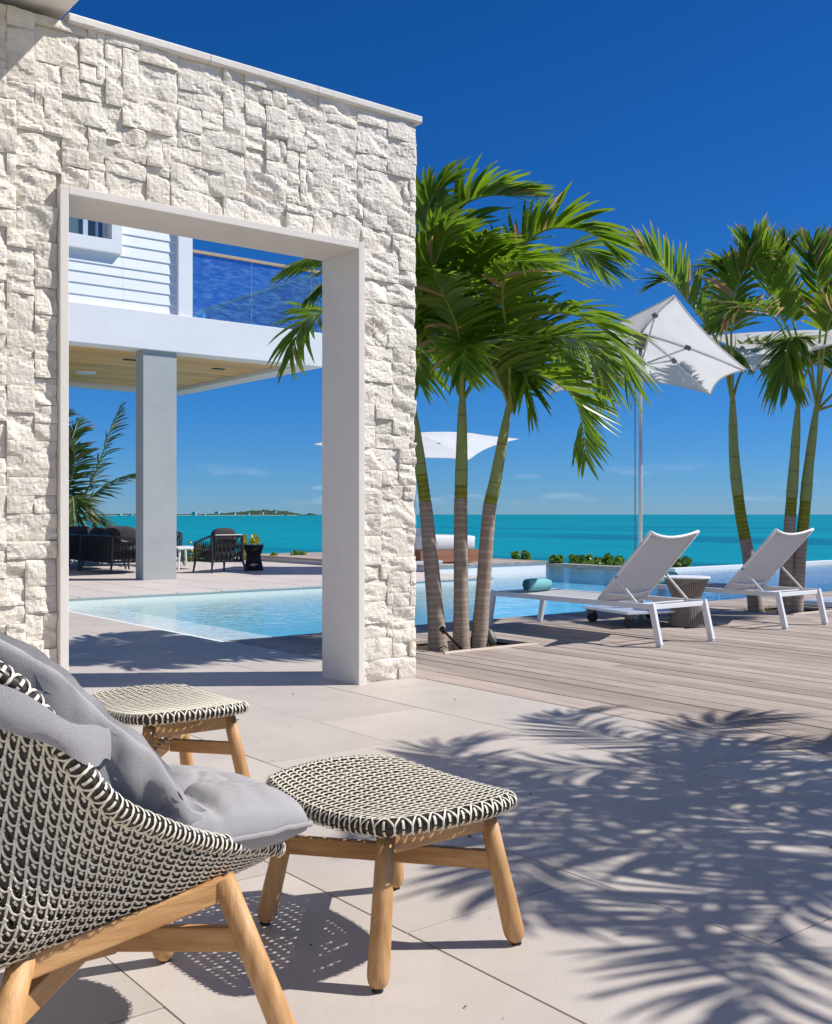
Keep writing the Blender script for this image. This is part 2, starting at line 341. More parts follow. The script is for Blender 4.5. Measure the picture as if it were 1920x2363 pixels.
def trunk_mat(name, c1, c2, ring, scale, ringw=.12, ringz=True):
    m = bpy.data.materials.new(name); m.use_nodes = True; nt = m.node_tree; N = nt.nodes; L = nt.links
    b = N['Principled BSDF']; b.inputs['Roughness'].default_value = .75; b.inputs['Specular IOR Level'].default_value = .25
    tc = N.new('ShaderNodeTexCoord'); mp = N.new('ShaderNodeMapping'); mp.inputs['Scale'].default_value = (14, 14, 3); L.new(tc.outputs['Object'], mp.inputs[0])
    no = N.new('ShaderNodeTexNoise'); no.inputs['Scale'].default_value = 1.6; no.inputs['Detail'].default_value = 7; L.new(mp.outputs[0], no.inputs[0])
    mx = N.new('ShaderNodeMix'); mx.data_type = 'RGBA'; L.new(no.outputs[0], mx.inputs[0]); mx.inputs[6].default_value = (*c1, 1); mx.inputs[7].default_value = (*c2, 1)
    src = mx.outputs[2]
    at = N.new('ShaderNodeAttribute'); at.attribute_name = 'ring'; se = N.new('ShaderNodeSeparateColor'); L.new(at.outputs['Color'], se.inputs[0])
    m2 = N.new('ShaderNodeMix'); m2.data_type = 'RGBA'; L.new(se.outputs[0], m2.inputs[0]); L.new(src, m2.inputs[6]); m2.inputs[7].default_value = (*ring, 1)
    L.new(m2.outputs[2], b.inputs['Base Color'])
    bu = N.new('ShaderNodeBump'); bu.inputs['Strength'].default_value = .5; bu.inputs['Distance'].default_value = .006; L.new(no.outputs[0], bu.inputs['Height']); L.new(bu.outputs[0], b.inputs['Normal'])
    return m
M['bark'] = trunk_mat('palm_bark', (.20, .145, .11), (.42, .335, .26), (.52, .44, .36), 1)
M['greenwood'] = trunk_mat('green_ringed_stem', (.20, .24, .02), (.34, .35, .03), (.11, .07, .03), 1)
M['shaft'] = trunk_mat('green_crownshaft', (.22, .28, .08), (.36, .41, .17), (.14, .08, .04), 1)
M['rachis'] = mat('frond_rib', (.28, .30, .05), .5, noise_s=6, dark=(.20, .25, .04))

# ================================================================== SETTING
# ---- sea and ground
mb = MB(); n = 96; rings = [0, 60, 200, 700, 2500, 9000, 45000]
vs = [(0, 0, 0)]; fs = []
for k, r in enumerate(rings[1:]):
    for j in range(n): q = 2 * math.pi * j / n; vs.append((r * math.cos(q), r * math.sin(q), 0))
for j in range(n): fs.append((0, 1 + j, 1 + (j + 1) % n))
for k in range(len(rings) - 2):
    for j in range(n): a = 1 + k * n + j; b = 1 + k * n + (j + 1) % n; fs.append((a, a + n, b + n, b))
mb.add(vs, fs); mb.build('sea', M['sea'], origin=(0, 0, 0), kind='structure').location = (0, 0, -5)
mb = MB(); mb.box(-40, 22.6, -40, 7.3, -6, -1.45); mb.box(-40, 22.6, 7.3, 13.2, -6, -1.45); mb.box(-40, 17.6, 13.2, 21.1, -6, -1.45)
mb.build('ground', M['rock'], kind='structure')

# ---- distant island across the bay
isl = thing('island', 'low green island with a pale shore on the sea horizon', 'island', tuple(pt(560, 1189.5, 6800)))
def ridge(prof, D, depth, seed):
    rows = []; rnd = random.Random(seed); xs = [p[0] for p in prof]
    x0, x1 = xs[0], xs[-1]; N_ = 150; base = []
    for i in range(N_ + 1):
        x = x0 + (x1 - x0) * i / N_
        h = float(np.interp(x, xs, [p[1] for p in prof])) * (1 + .28 * noise.noise(Vector((x * .11, seed, 0))) + .18 * noise.noise(Vector((x * .4, seed, 1))))
        base.append((x, max(h, 0)))
    for k, (dk, hk) in enumerate(((0, 0), (.18, .45), (.42, .85), (.6, 1), (1, .4))):
        rows.append([pt(x, 1189.5, D) + FW * (depth * dk) + Vector((0, 0, -HC * 0 + h * hk / FPX * D * (1 + .1 * noise.noise(Vector((x * .3, k * 3, seed)))))) for x, h in base])
    m_ = MB(); m_.grid(rows); return m_
m_ = ridge([(120, 1), (200, 3), (300, 4), (400, 3), (440, 3.5), (470, 4), (520, 7), (560, 11), (600, 13), (620, 12.5), (650, 10), (680, 4), (700, .5)], 6800, 420, 3)
m_.build('hillside', M['hill'], isl, smooth=True)
bm_ = MB(); P = []
for x in range(110, 690, 8): P.append([pt(x, 1190.3, 6700), pt(x, 1188.6, 6790)])
bm_.grid(P); bm_.build('beach', M['sand'], isl)
isl2 = thing('islet', 'small dark rocky islet to the right of the long island', 'islet', tuple(pt(715, 1189.5, 6000)))
ridge([(696, 0), (704, 3), (712, 6), (722, 4), (733, 0)], 6000, 120, 9).build('rock', M['hill'], isl2, smooth=True)
spots = [(447, 1183, 14, 9, 'tall white block on the island shore, leftmost of its houses in the opening'), (470, 1186, 9, 3, 'low white house left of the island hill'), (500, 1181, 16, 4, 'wide white villa on the left foot of the island hill'),
         (540, 1183, 8, 3, 'small white house halfway along the island hill'), (572, 1184, 9, 3, 'white house below the island summit'), (605, 1182, 8, 4, 'white house on the island hill under its summit'), (634, 1179, 10, 5, 'white house high on the right slope of the island hill'), (660, 1187, 12, 3, 'long white house at the right tip of the island'),
         (275, 1186, 12, 4, 'white block on the far shore just left of the grey column'), (300, 1187, 14, 3, 'low white block on the far shore touching the grey column')]
for x, y, w, h, lb in spots:
    D = 6640; w *= .62; h *= .62; s = D / FPX; c = pt(x, y + h / 2 + 1.2, D)
    t = thing('island_house', lb, 'house', tuple(c), ANG - R(90), 'white houses on the island')
    q = MB(); q.box(-w * s / 2, w * s / 2, 0, 20, -8, h * s); q.box(-w * s / 2 - 1, w * s / 2 + 1, -1, 21, h * s, h * s + 1.2)
    o_ = q.build('walls', M['farwhite'], t, origin=(0, 0, 0))
    for k in range(3):
        wx = (-.33 + .33 * k) * w * s
        q = MB(); q.box(wx - 1.5, wx + 1.5, -.3, .2, h * s * .35, h * s * .75); q.build('window', M['winglass'], t, origin=(0, 0, 0))

# ---- terrace of large pale tiles (running bond)
PX, LY = .619, 1.147
ter = MB(); ter.box(-1.6, 4.032, -1.2, 7.5, -.09, -.012); ter.box(-1.6, 3.95, 7.5, 12.6, -.09, -.012)
ter = tag(ter.build('terrace', M['joint']), kind='structure')
tile_cache = {}
def tile_mesh(w, l, m):
    key = (round(w, 3), round(l, 3), m.name)
    if key not in tile_cache:
        q = MB(); q.box(0, w, 0, l, -.02, 0); o = q.build('tile', m, bevel=.0012)
        tile_cache[key] = o.data; bpy.data.objects.remove(o)
    return tile_cache[key]
def lay_tiles(parent, x_lines, y0, y1, ph, m, clip=None, g=.0045):
    cnt = 0
    for i in range(len(x_lines) - 1):
        xa, xb = x_lines[i], x_lines[i + 1]
        k0 = (xa - .931) / PX; off = ph + (LY / 2 if round(k0) % 2 == 1 else 0)
        y = off + math.floor((y0 - off) / LY) * LY
        while y < y1 - .03:
            a, b = max(y, y0), min(y + LY, y1)
            if b - a > .05:
                me = tile_mesh(xb - xa - g, b - a - g, m); o = bpy.data.objects.new('tile', me); col.objects.link(o)
                o.parent = parent; o.location = (xa + g / 2, a + g / 2, random.uniform(-.0008, .0008)); cnt += 1
            y += LY
    return cnt
XL = [.931 + PX * k for k in range(-3, 6)]; XL[-1] = 4.03
lay_tiles(ter, XL, -1.0, 7.5, 2.585, M['tile'])
XL2 = XL[:-1] + [3.95]
lay_tiles(ter, XL2, 7.5, 12.6, 2.585, M['tile'])

# ---- pool
WL = -.09
pw = MB()
pw.box(3.99, 11.5, 12.66, 13.0, -1.5, -.05)                      # wall under the far terrace
pw.box(11.35, 11.5, 12.9, 14.5, -1.5, -.05)
pw.box(3.7, 14.9, 7.32, 7.52, -1.5, -.06)                         # wall under the deck
pw.box(14.9, 22.4, 7.3, 7.55, -1.5, 0)
pw.box(14.2, 16.6, 16.6, 16.85, -1.5, -.03)
pw.build('pool_wall', M['poolwall'], kind='structure')
pw = MB(); pw.box(16.31, 16.55, 12.95, 16.6, -1.6, -.13); pw.box(16.2, 22.38, 12.74, 12.95, -1.6, -.13); pw.box(22.16, 22.4, 7.5, 12.74, -1.6, -.13); pw.build('pool_lining', M['poolfloor'], kind='structure')
pw = MB(); pw.box(16.3, 16.56, 12.96, 16.6, -.13, -.045); pw.build('weir', mat('weir_stone', (.42, .40, .35), .6, noise_s=5, dark=(.36, .35, .31)), kind='structure')
pw = MB(); pw.box(16.19, 22.4, 12.73, 12.96, -.13, -.02); pw.box(22.15, 22.41, 7.5, 12.73, -.13, .0); pw.build('infinity_edge', M['stucco'], kind='structure')
fl = []; NX, NY = 74, 38
def pool_z(x, y):
    b = .055 + max(0, x - 3.95) * .09 + max(0, x - 5.2) * .17
    b = min(b, 1.15)
    s = min(1, max(0, (y - 12.8) / .12)); b = b * (1 - s) + .42 * s if x > 11.3 else b
    return -b
P = []
for i in range(NX + 1):
    x = 3.95 + (22.3 - 3.95) * (i / NX) ** 1.35; P.append([(x, 7.5 + (16.7 - 7.5) * j / NY, pool_z(x, 7.5 + (16.7 - 7.5) * j / NY)) for j in range(NY + 1)])
pf = MB(); pf.grid(P); pf.build('pool_floor', M['poolfloor'], smooth=True, kind='structure')
poly = [(3.96, 7.53), (22.14, 7.53), (22.14, 12.71), (16.29, 12.73), (16.29, 16.59), (14.41, 16.59), (14.41, 14.34), (11.51, 14.34), (11.51, 12.65), (3.96, 12.65)]
k = len(poly); wv = [(x, y, WL) for x, y in poly] + [(x, y, -1.44) for x, y in poly]
wf = [tuple(range(k)), tuple(range(2 * k - 1, k - 1, -1))] + [(i, i + k, (i + 1) % k + k, (i + 1) % k) for i in range(k)]
wo = MB(); wo.add(wv, wf); wo.build('pool_water', M['water'], kind='structure')

# ---- far terrace with its own tiles, low kerb at the sea side
ft = MB(); ft.box(-4, 11.49, 12.64, 20.8, -1.4, -.022); ft = tag(ft.build('far_terrace', M['poolwall']), kind='structure')
XF = [.931 + PX * k + .016 * k for k in range(1, 18)]; XF = [x for x in XF if 2.5 < x < 11.3] + [11.5]
def lay_far(parent):
    for i in range(len(XF) - 1):
        off = 12.62 + (LY / 2 if i % 2 else 0); y = off - (LY if i % 2 else 0)
        while y < 20.75:
            a, b = max(y, 12.62), min(y + LY, 20.78)
            if b - a > .06:
                me = tile_mesh(XF[i + 1] - XF[i] - .01, b - a - .01, M['ftile']); o = bpy.data.objects.new('tile', me); col.objects.link(o)
                o.parent = parent; o.location = (XF[i] + .005, a + .005, random.uniform(-.001, .001))
            y += LY
lay_far(ft)
kb = MB(); kb.box(-4, 11.45, 20.8, 21.05, -1.4, .09); kb.box(11.45, 16.6, 20.95, 21.15, -1.4, .09)
tag(kb.build('kerb', M['stucco']), kind='structure')

# ---- timber deck, every board its own piece
dk = MB(); dk.box(4.034, 14.9, -3.0, 7.5, -.2, -.045); dk = tag(dk.build('deck', M['joint']), kind='structure')
BEDS = [(4.9, 5.73, 5.92, 6.62), (9.5, 10.42, 6.05, 6.78)]
x = 4.042; first = True; rnd = random.Random(11)
while x < 14.8:
    w = .229 if first else .1535; first = False
    segs = [(-2.9, 7.56)]
    for (bx0, bx1, by0, by1) in BEDS:
        if x + w > bx0 + .02 and x < bx1 - .02:
            segs = [s_ for a, b in segs for s_ in ((a, by0), (by1, b))]
    out = []
    for a, b in segs:
        y = a; L0 = rnd.uniform(1.0, 3.4)
        while b - y > L0 + .7: out.append((y, y + L0)); y += L0; L0 = rnd.uniform(2.2, 3.6)
        out.append((y, b))
    for a, b in out:
        q = MB(); q.box(x + .004, x + w - .005, a + .0015, b - .0015, -.03, rnd.uniform(-.0016, .0012))
        o = q.build('plank', M['plank'], dk, origin=((x + w / 2), (a + b) / 2, 0), bevel=.002); o.location = (x + w / 2, (a + b) / 2, 0)
    x += w
for i, (bx0, bx1, by0, by1) in enumerate(BEDS):
    q = MB(); N_ = 14; P = []
    for a in range(N_ + 1):
        P.append([(bx0 + .005 + (bx1 - bx0 - .01) * a / N_, by0 + (by1 - by0) * b / N_, -.042 + .028 * noise.noise(Vector((a * .6, b * .6, i * 7)))) for b in range(N_ + 1)])
    q.grid(P); q.build('soil', M['dirt'], dk)
    q = MB(); q.add([(bx0 - .05, by0 - .075, -.02), (bx1 + .06, by0 - .075, -.02), (bx1, by0 - .003, -.02), (bx0, by0 - .003, -.02), (bx0 - .05, by0 - .075, .009), (bx1 + .06, by0 - .075, .009), (bx1, by0 - .003, .009), (bx0, by0 - .003, .009)],
          [(0, 3, 2, 1), (4, 5, 6, 7), (0, 1, 5, 4), (1, 2, 6, 5), (2, 3, 7, 6), (3, 0, 4, 7)]); q.build('bed_edge_board', M['plank_new'], dk, bevel=.003)

# ---- raised timber platform by the pool
pl = thing('platform', 'low white-sided timber platform standing in the pool under the daybed', 'platform', (12.9, 16.5, 0))
q = MB(); q.box(11.5, 14.4, 14.35, 20.9, -1.4, .085); q.build('side_wall', M['stucco'], pl)
for k in range(21):
    xa = 11.47 + .1405 * k
    q = MB(); q.box(xa, xa + .134, 14.32, 20.92, .09, .118 + random.uniform(-.001, .001)); q.build('plank', M['plank'], pl)

# ================================================================== STONE WALL
WYF = 5.165
wall = thing('stone_wall', 'tall white split limestone wall with a rectangular opening to the pool', 'wall', (2.8, 5.3, 0))
FX0, FX1, FZ = 1.82, 3.626, 2.598          # outer edge of the plain surround
IX0, IX1, IZ = 1.863, 3.582, 2.557
WX0, WX1, WZ = .35, 4.035, 3.405
q = MB()
q.box(WX0, FX0 + .01, WYF + .012, 5.485, -.01, WZ); q.box(FX1 - .01, WX1 - .015, WYF + .012, 5.485, -.01, WZ); q.box(FX0 + .01, FX1 - .01, WYF + .012, 5.485, FZ - .01, WZ)
q.build('core', M['stonecore'], wall)
q = MB()   # surround of the opening: jambs and head
q.box(FX0, IX0, 5.105, 5.50, -.008, FZ); q.box(IX1, FX1, 5.105, 5.50, -.008, FZ); q.box(IX0, IX1, 5.105, 5.50, IZ, FZ)
q.build('opening_surround', M['frame'], wall, bevel=.004)
cj = [1.867, 2.63, 3.31, 4.066]
for a, b in zip(cj[:-1], cj[1:]):
    q = MB(); NX_ = 26; P = []
    for i in range(NX_ + 1):
        xx = a + .002 + (b - a - .004) * i / NX_; jg = .0035 * noise.noise(Vector((xx * 22, 3, 1)))
        prof = [(5.115 + .008, WZ - .002), (5.115, WZ + .006 + jg), (5.113 + jg * .4, WZ + .035), (5.121, WZ + .042), (5.52, WZ + .042), (5.52, WZ - .002), (5.123, WZ - .002)]
        P.append([(xx, yy, zz) for yy, zz in prof])
    q.grid(P); q.add(P[0], [tuple(range(6))]); q.add(P[-1], [tuple(range(5, -1, -1))])
    q.build('coping_stone', M['coping'], wall)

def layout(x0, x1, z0, z1, u, hole, seed):
    rnd = random.Random(seed); nx, nz = int(round((x1 - x0) / u)), int(round((z1 - z0) / u))
    ux, uz = (x1 - x0) / nx, (z1 - z0) / nz; occ = [[False] * nz for _ in range(nx)]; out = []
    # a cell inside the hole is taken; stones beside it are trimmed to its edge
    def inh(i, k):
        if hole is None: return False
        cx, cz = x0 + (i + .5) * ux, z0 + (k + .5) * uz; return hole[0] < cx < hole[1] and cz < hole[2]
    for i in range(nx):
        for k in range(nz): occ[i][k] = inh(i, k)
    for k in range(nz):
        for i in range(nx):
            if occ[i][k]: continue
            big = rnd.random()
            if big < .24: W, H = rnd.randint(5, 7), rnd.randint(3, 4)
            elif big < .72: W, H = rnd.randint(3, 6), rnd.randint(2, 3)
            elif big < .88: W, H = rnd.randint(2, 3), rnd.randint(2, 3)
            else: W, H = rnd.randint(2, 5), rnd.randint(1, 2)
            w = 0
            while w < W and i + w < nx and not occ[i + w][k]: w += 1
            h = 1
            while h < H and k + h < nz and all(not occ[i + a][k + h] for a in range(w)): h += 1
            if w == 1 and i > 0: pass
            for a in range(w):
                for b in range(h): occ[i + a][k + b] = True
            out.append([x0 + i * ux, x0 + (i + w) * ux, z0 + k * uz, z0 + (k + h) * uz])
    if hole:
        for s_ in out:
            if s_[2] < hole[2] - .01:
                if s_[1] <= (hole[0] + hole[1]) / 2 and s_[1] > hole[0] - 1.2 * ux: s_[1] = hole[0] - .002
                elif s_[0] > (hole[0] + hole[1]) / 2 and s_[0] < hole[1] + 1.2 * ux: s_[0] = hole[1] + .002
            elif s_[2] < hole[2] + 1.2 * uz and s_[0] < hole[1] and s_[1] > hole[0]: s_[2] = hole[2] + .002
    return [s_ for s_ in out if s_[1] - s_[0] > .02 and s_[3] - s_[2] > .02]

def stone_faces(mb, x0, x1, z0, z1, rnd, place, cell=.0105):
    """split-faced block: broken by a few cleavage planes, then roughened; place(x, d, z) puts it on the wall"""
    g = .0009; x0 += g; x1 -= g; z0 += g; z1 -= g; w, h = x1 - x0, z1 - z0
    nx, nz = max(4, int(w / cell)), max(4, int(h / cell)); cx, cz = (x0 + x1) / 2, (z0 + z1) / 2
    proud = rnd.uniform(.025, .031); so = Vector((rnd.uniform(0, 99), rnd.uniform(0, 99), rnd.uniform(0, 99)))
    planes = []; style = rnd.random()
    for k in range(rnd.randint(4, 8)):
        a = rnd.uniform(0, 6.283); t = rnd.uniform(.05, .33) if style < .55 else rnd.uniform(.02, .12)
        ox, oz = rnd.uniform(-.5, .5) * w, rnd.uniform(-.5, .5) * h
        planes.append((math.cos(a) * t, math.sin(a) * t, rnd.uniform(.002, .014), ox, oz))
    tiltx, tilty = rnd.uniform(-.05, .05), rnd.uniform(-.07, .07)
    P = []
    for i in range(nx + 1):
        row = []
        for k in range(nz + 1):
            x = x0 + w * i / nx; z = z0 + h * k / nz; v = Vector((x, z, 0))
            jx = .010 * noise.noise(v * 30 + so); jz = .010 * noise.noise(v * 30 - so)
            d = min(.012, min(c + a * (x - cx - ox + jx) + b * (z - cz - oz + jz) for a, b, c, ox, oz in planes))
            d = max(d, -.011) + tiltx * (x - cx) + tilty * (z - cz)
            f = noise.noise(Vector((x * 7 + z * 16, z * 9 - x * 4, 0)) + so)          # flakes lost along the bed leave small ledges
            d -= .0045 * (1 if f > .16 else 0) + .004 * (1 if f > .36 else 0)
            d += .0035 * noise.noise(v * 22 + so) + .0028 * noise.noise(v * 60 + so) + .0018 * noise.noise(v * 130 + so)
            d = proud + d
            if i in (0, nx) or k in (0, nz): d -= .0022
            row.append(place(x, max(d, .0), z))
        P.append(row)
    mb.grid(P)
    # sides back into the wall
    nv = nz + 1
    def side(pts):
        mb.add(pts + [place(*bk(p)) for p in pts], [(i, i + 1, i + 1 + len(pts), i + len(pts)) for i in range(len(pts) - 1)])
    bkv = []
    edge = [(x0 + w * i / nx, z0, 0, i) for i in range(nx + 1)]
    loop = [P[i][0] for i in range(nx + 1)] + [P[nx][k] for k in range(1, nz + 1)] + [P[i][nz] for i in range(nx - 1, -1, -1)] + [P[0][k] for k in range(nz - 1, 0, -1)]
    lxz = [(x0 + w * i / nx, z0) for i in range(nx + 1)] + [(x1, z0 + h * k / nz) for k in range(1, nz + 1)] + [(x0 + w * i / nx, z1) for i in range(nx - 1, -1, -1)] + [(x0, z0 + h * k / nz) for k in range(nz - 1, 0, -1)]
    back = [place(x, -.02, z) for x, z in lxz]; L_ = len(loop)
    mb.add(loop + back, [(i, i + L_, (i + 1) % L_ + L_, (i + 1) % L_) for i in range(L_)])

stones = layout(WX0, WX1, 0.0, WZ, .0437, (FX0, FX1, FZ), 21)
stones.sort(key=lambda s_: -((s_[1] - s_[0]) * (s_[3] - s_[2]) + (10 if s_[1] > 1.5 else 0)))
rnd = random.Random(5); place = lambda x, d, z: (x, WYF - d, z)
rest = MB()
for i, s_ in enumerate(stones):
    if i < 296:
        q = MB(); stone_faces(q, *s_, rnd, place); q.build('stone', M['stone'], wall)
    else: stone_faces(rest, *s_, rnd, place, cell=.02)
for s_ in layout(WYF + .0, 5.485, 0, WZ, .05, None, 8):
    stone_faces(rest, *s_, rnd, lambda x, d, z: (WX1 - .02 + d * .6, x, z), cell=.03)
rest.build('small_stones', M['stone'], wall, kind='stuff')
print('stones', len(stones))

# ---- roof overhang of the house above the wall's left end
rf = thing('roof_overhang', 'white soffit and roof edge at the top left corner above the wall', 'roof', (0, 3, 3.447))
q = MB(); q.box(-3.5, 1.865, 1.9, 5.9, 3.449, 3.8); q.build('slab', M['soffit'], rf, bevel=.006)
q = MB(); q.box(-3.45, 1.84, 1.93, 5.87, 3.8, 3.83); q.build('roof_membrane', M['stucco'], rf)

# ---- the house beside the terrace, of which the roof edge shows
hs_ = thing('house', 'white stucco house wall with glazed doors beside the terrace, out of frame on the left', 'house', (-1.9, 1.5, 0))
q = MB()
for y0, y1, z0, z1 in ((-6.5, -2.2, -.01, 3.446), (-2.2, .4, 2.5, 3.446), (.4, 2.3, -.01, 3.446), (2.3, 4.3, 2.5, 3.446), (4.3, 5.9, -.01, 3.446)): q.box(-2.2, -1.62, y0, y1, z0, z1)
q.build('wall', M['soffit'], hs_)
for y0, y1 in ((-2.2, .4), (2.3, 4.3)):
    q = MB(); q.box(-1.98, -1.95, y0 + .05, y1 - .05, .05, 2.45); d_ = q.build('glass_door', M['winglass'], hs_)
    q = MB(); q.box(-2.0, -1.9, y0, y0 + .07, 0, 2.5); q.box(-2.0, -1.9, y1 - .07, y1, 0, 2.5); q.box(-2.0, -1.9, y0 + .07, y1 - .07, 2.43, 2.5); q.box(-2.0, -1.9, (y0 + y1) / 2 - .04, (y0 + y1) / 2 + .04, 0, 2.43); q.build('door_frame', M['char_metal'], d_, origin=hs_.location)

# ================================================================== VILLA ACROSS THE POOL
VY = 15.15
vil = thing('villa', 'white two-storey villa with timber ceiling, grey column and glass balcony across the pool', 'house', (6.9, 15.3, 0))
q = MB()
q.box(1.0, 9.93, VY, 15.52, 3.5, 4.072); q.box(9.55, 9.93, 15.52, 20.3, 3.5, 4.072); q.box(1.0, 9.93, 20.3, 20.68, 3.5, 4.072); q.box(1.0, 9.55, 15.52, 20.3, 3.62, 4.068)
q.build('balcony_slab', M['stucco'], vil, bevel=.008)
yy = 15.525
while yy < 20.2:
    q = MB(); q.box(1.0, 9.545, yy, yy + .148, 3.575, 3.615); q.build('ceiling_board', M['ceil'], vil, bevel=.004); yy += .153
for (x, y) in ((300, 830), (504, 851), (304, 896)):
    t_ = (3.574 - HC) / ((HYP - y) / FPX); c = pt(x, y, t_)
    q = MB(); q.box(c.x - .11, c.x + .11, c.y - .07, c.y + .07, 3.566, 3.574); q.build('ceiling_vent', M['black'], vil)
t_ = (3.574 - HC) / ((HYP - 859) / FPX); c = pt(197, 859, t_)
q = MB(); q.lathe((c.x, c.y, 3.55), [(.02, 0), (.17, .002), (.19, .024)], 24); q.build('ceiling_light', M['white_metal'], vil, smooth=False)
q = MB(); q.box(6.683, 7.23, 15.2, 15.475, -.005, 3.61); q.build('column', M['columng'], vil, bevel=.006)
# upper storey
q = MB(); q.box(1.0, 5.40, 15.30, 20.0, 4.07, 6.7); q.box(5.40, 6.19, 15.62, 20.0, 4.07, 6.7); q.box(5.40, 6.19, 15.30, 15.62, 4.07, 5.02); q.box(5.40, 6.19, 15.30, 15.62, 6.22, 6.7); q.box(6.19, 7.45, 15.30, 20.0, 4.07, 6.7)
q.build('upper_wall', M['trim'], vil)
zl = [4.072, 4.229, 4.399, 4.569, 4.709, 4.879, 5.053, 5.22, 5.385, 5.55, 5.715, 5.88, 6.045, 6.21, 6.375, 6.54, 6.7]
for za, zb in zip(zl[:-1], zl[1:]):   # lapped siding boards, each thicker at its lower edge
    for xa, xb in (((1.0, 5.24), (6.35, 7.262)) if za > 4.87 and zb < 6.4 else ((1.0, 6.4), (6.403, 7.262))):
        q = MB(); q.add([(xa, 15.272, za), (xb, 15.272, za), (xb, 15.299, za), (xa, 15.299, za), (xa, 15.290, zb + .012), (xb, 15.290, zb + .012), (xb, 15.299, zb + .012), (xa, 15.299, zb + .012)],
                        [(0, 3, 2, 1), (4, 5, 6, 7), (0, 1, 5, 4), (1, 2, 6, 5), (2, 3, 7, 6), (3, 0, 4, 7)]); q.build('siding_board', M['siding'], vil)
q = MB(); q.box(7.262, 7.5, 15.2, 15.30, 4.074, 6.72); q.box(7.455, 7.5, 15.30, 20.0, 4.074, 6.72); q.build('corner_board', M['trim'], vil, bevel=.004)
q = MB(); q.box(.8, 7.75, 15.0, 20.3, 6.725, 6.95); q.build('roof', M['trim'], vil, bevel=.01)
win = MB(); win.box(5.44, 6.15, 15.43, 15.45, 5.12, 6.15); win = win.build('window', M['winglass'], vil)
q = MB(); q.box(5.24, 6.35, 15.19, 15.30, 4.885, 5.08); q.box(6.187, 6.35, 15.19, 15.30, 5.08, 6.2); q.box(5.24, 5.40, 15.19, 15.30, 5.08, 6.2); q.box(5.24, 6.35, 15.19, 15.30, 6.2, 6.38); q.build('window_trim', M['trim'], win, origin=vil.location, bevel=.004)
q = MB(); q.box(5.40, 6.187, 15.40, 15.47, 5.02, 5.10); q.box(5.40, 5.46, 15.40, 15.47, 5.10, 6.22); q.box(6.13, 6.187, 15.40, 15.47, 5.10, 6.22); q.box(6.02, 6.06, 15.395, 15.47, 5.10, 6.2); q.box(5.83, 5.90, 15.39, 15.47, 5.10, 6.2); q.build('window_frame', M['alu'], win, origin=vil.location)
# balcony balustrade
for xa, xb in ((7.51, 8.565), (8.577, 9.72), (9.732, 9.87)):
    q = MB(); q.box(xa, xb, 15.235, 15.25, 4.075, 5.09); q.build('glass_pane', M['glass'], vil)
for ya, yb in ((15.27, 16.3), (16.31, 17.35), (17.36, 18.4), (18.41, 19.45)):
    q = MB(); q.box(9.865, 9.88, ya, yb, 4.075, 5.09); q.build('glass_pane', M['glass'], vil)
q = MB(); q.bar((7.5, 15.24, 5.115), (9.90, 15.24, 5.115), .07, .05); q.bar((9.872, 15.28, 5.115), (9.872, 19.5, 5.115), .07, .05); q.build('handrail', M['wood_rail'], vil, bevel=.006)
q = MB(); q.bar((9.872, 19.5, 4.07), (9.872, 19.5, 5.12), .05, .05); q.bar((9.872, 19.5, 5.1), (9.872, 19.9, 5.1), .05, .05); q.bar((9.872, 19.9, 4.07), (9.872, 19.9, 5.12), .05, .05); q.build('end_post', M['white_metal'], vil)

# ---- charcoal rope furniture on the far terrace
def rope_side(q, p0, p1, z0, z1, pitch, lean, r=.009):
    """crossing ropes between two rails from p0 to p1"""
    p0 = Vector(p0); p1 = Vector(p1); n_ = max(2, int((p1 - p0).length / pitch))
    for i in range(n_ + 1):
        for s_ in (-1, 1):
            a = i / n_; b = min(1, max(0, a + s_ * lean)); A = p0.lerp(p1, a); B = p0.lerp(p1, b)
            q.tube([(A.x, A.y, z0), (B.x, B.y, z1)], r, 5, cap=False)
def cushion(q, c, sx, sy, sz, n=10, p=3.0, seed=0):
    """soft box cushion"""
    c = Vector(c); nu, nv = 28, 14; P = []
    for i in range(nu):
        a = 2 * math.pi * i / nu; row = []
        for j in range(nv + 1):
            b = -math.pi / 2 + math.pi * j / nv
            sgn = lambda v: (abs(v) ** (2 / p)) * (1 if v >= 0 else -1)
            x = sgn(math.cos(b)) * sgn(math.cos(a)); y = sgn(math.cos(b)) * sgn(math.sin(a)); z = sgn(math.sin(b))
            d = 1 + .03 * noise.noise(Vector((x * 2, y * 2, z * 2 + seed)))
            row.append(c + Vector((x * sx * d, y * sy * d, z * sz * d)))
        P.append(row)
    q.grid(P, closed_u=True)
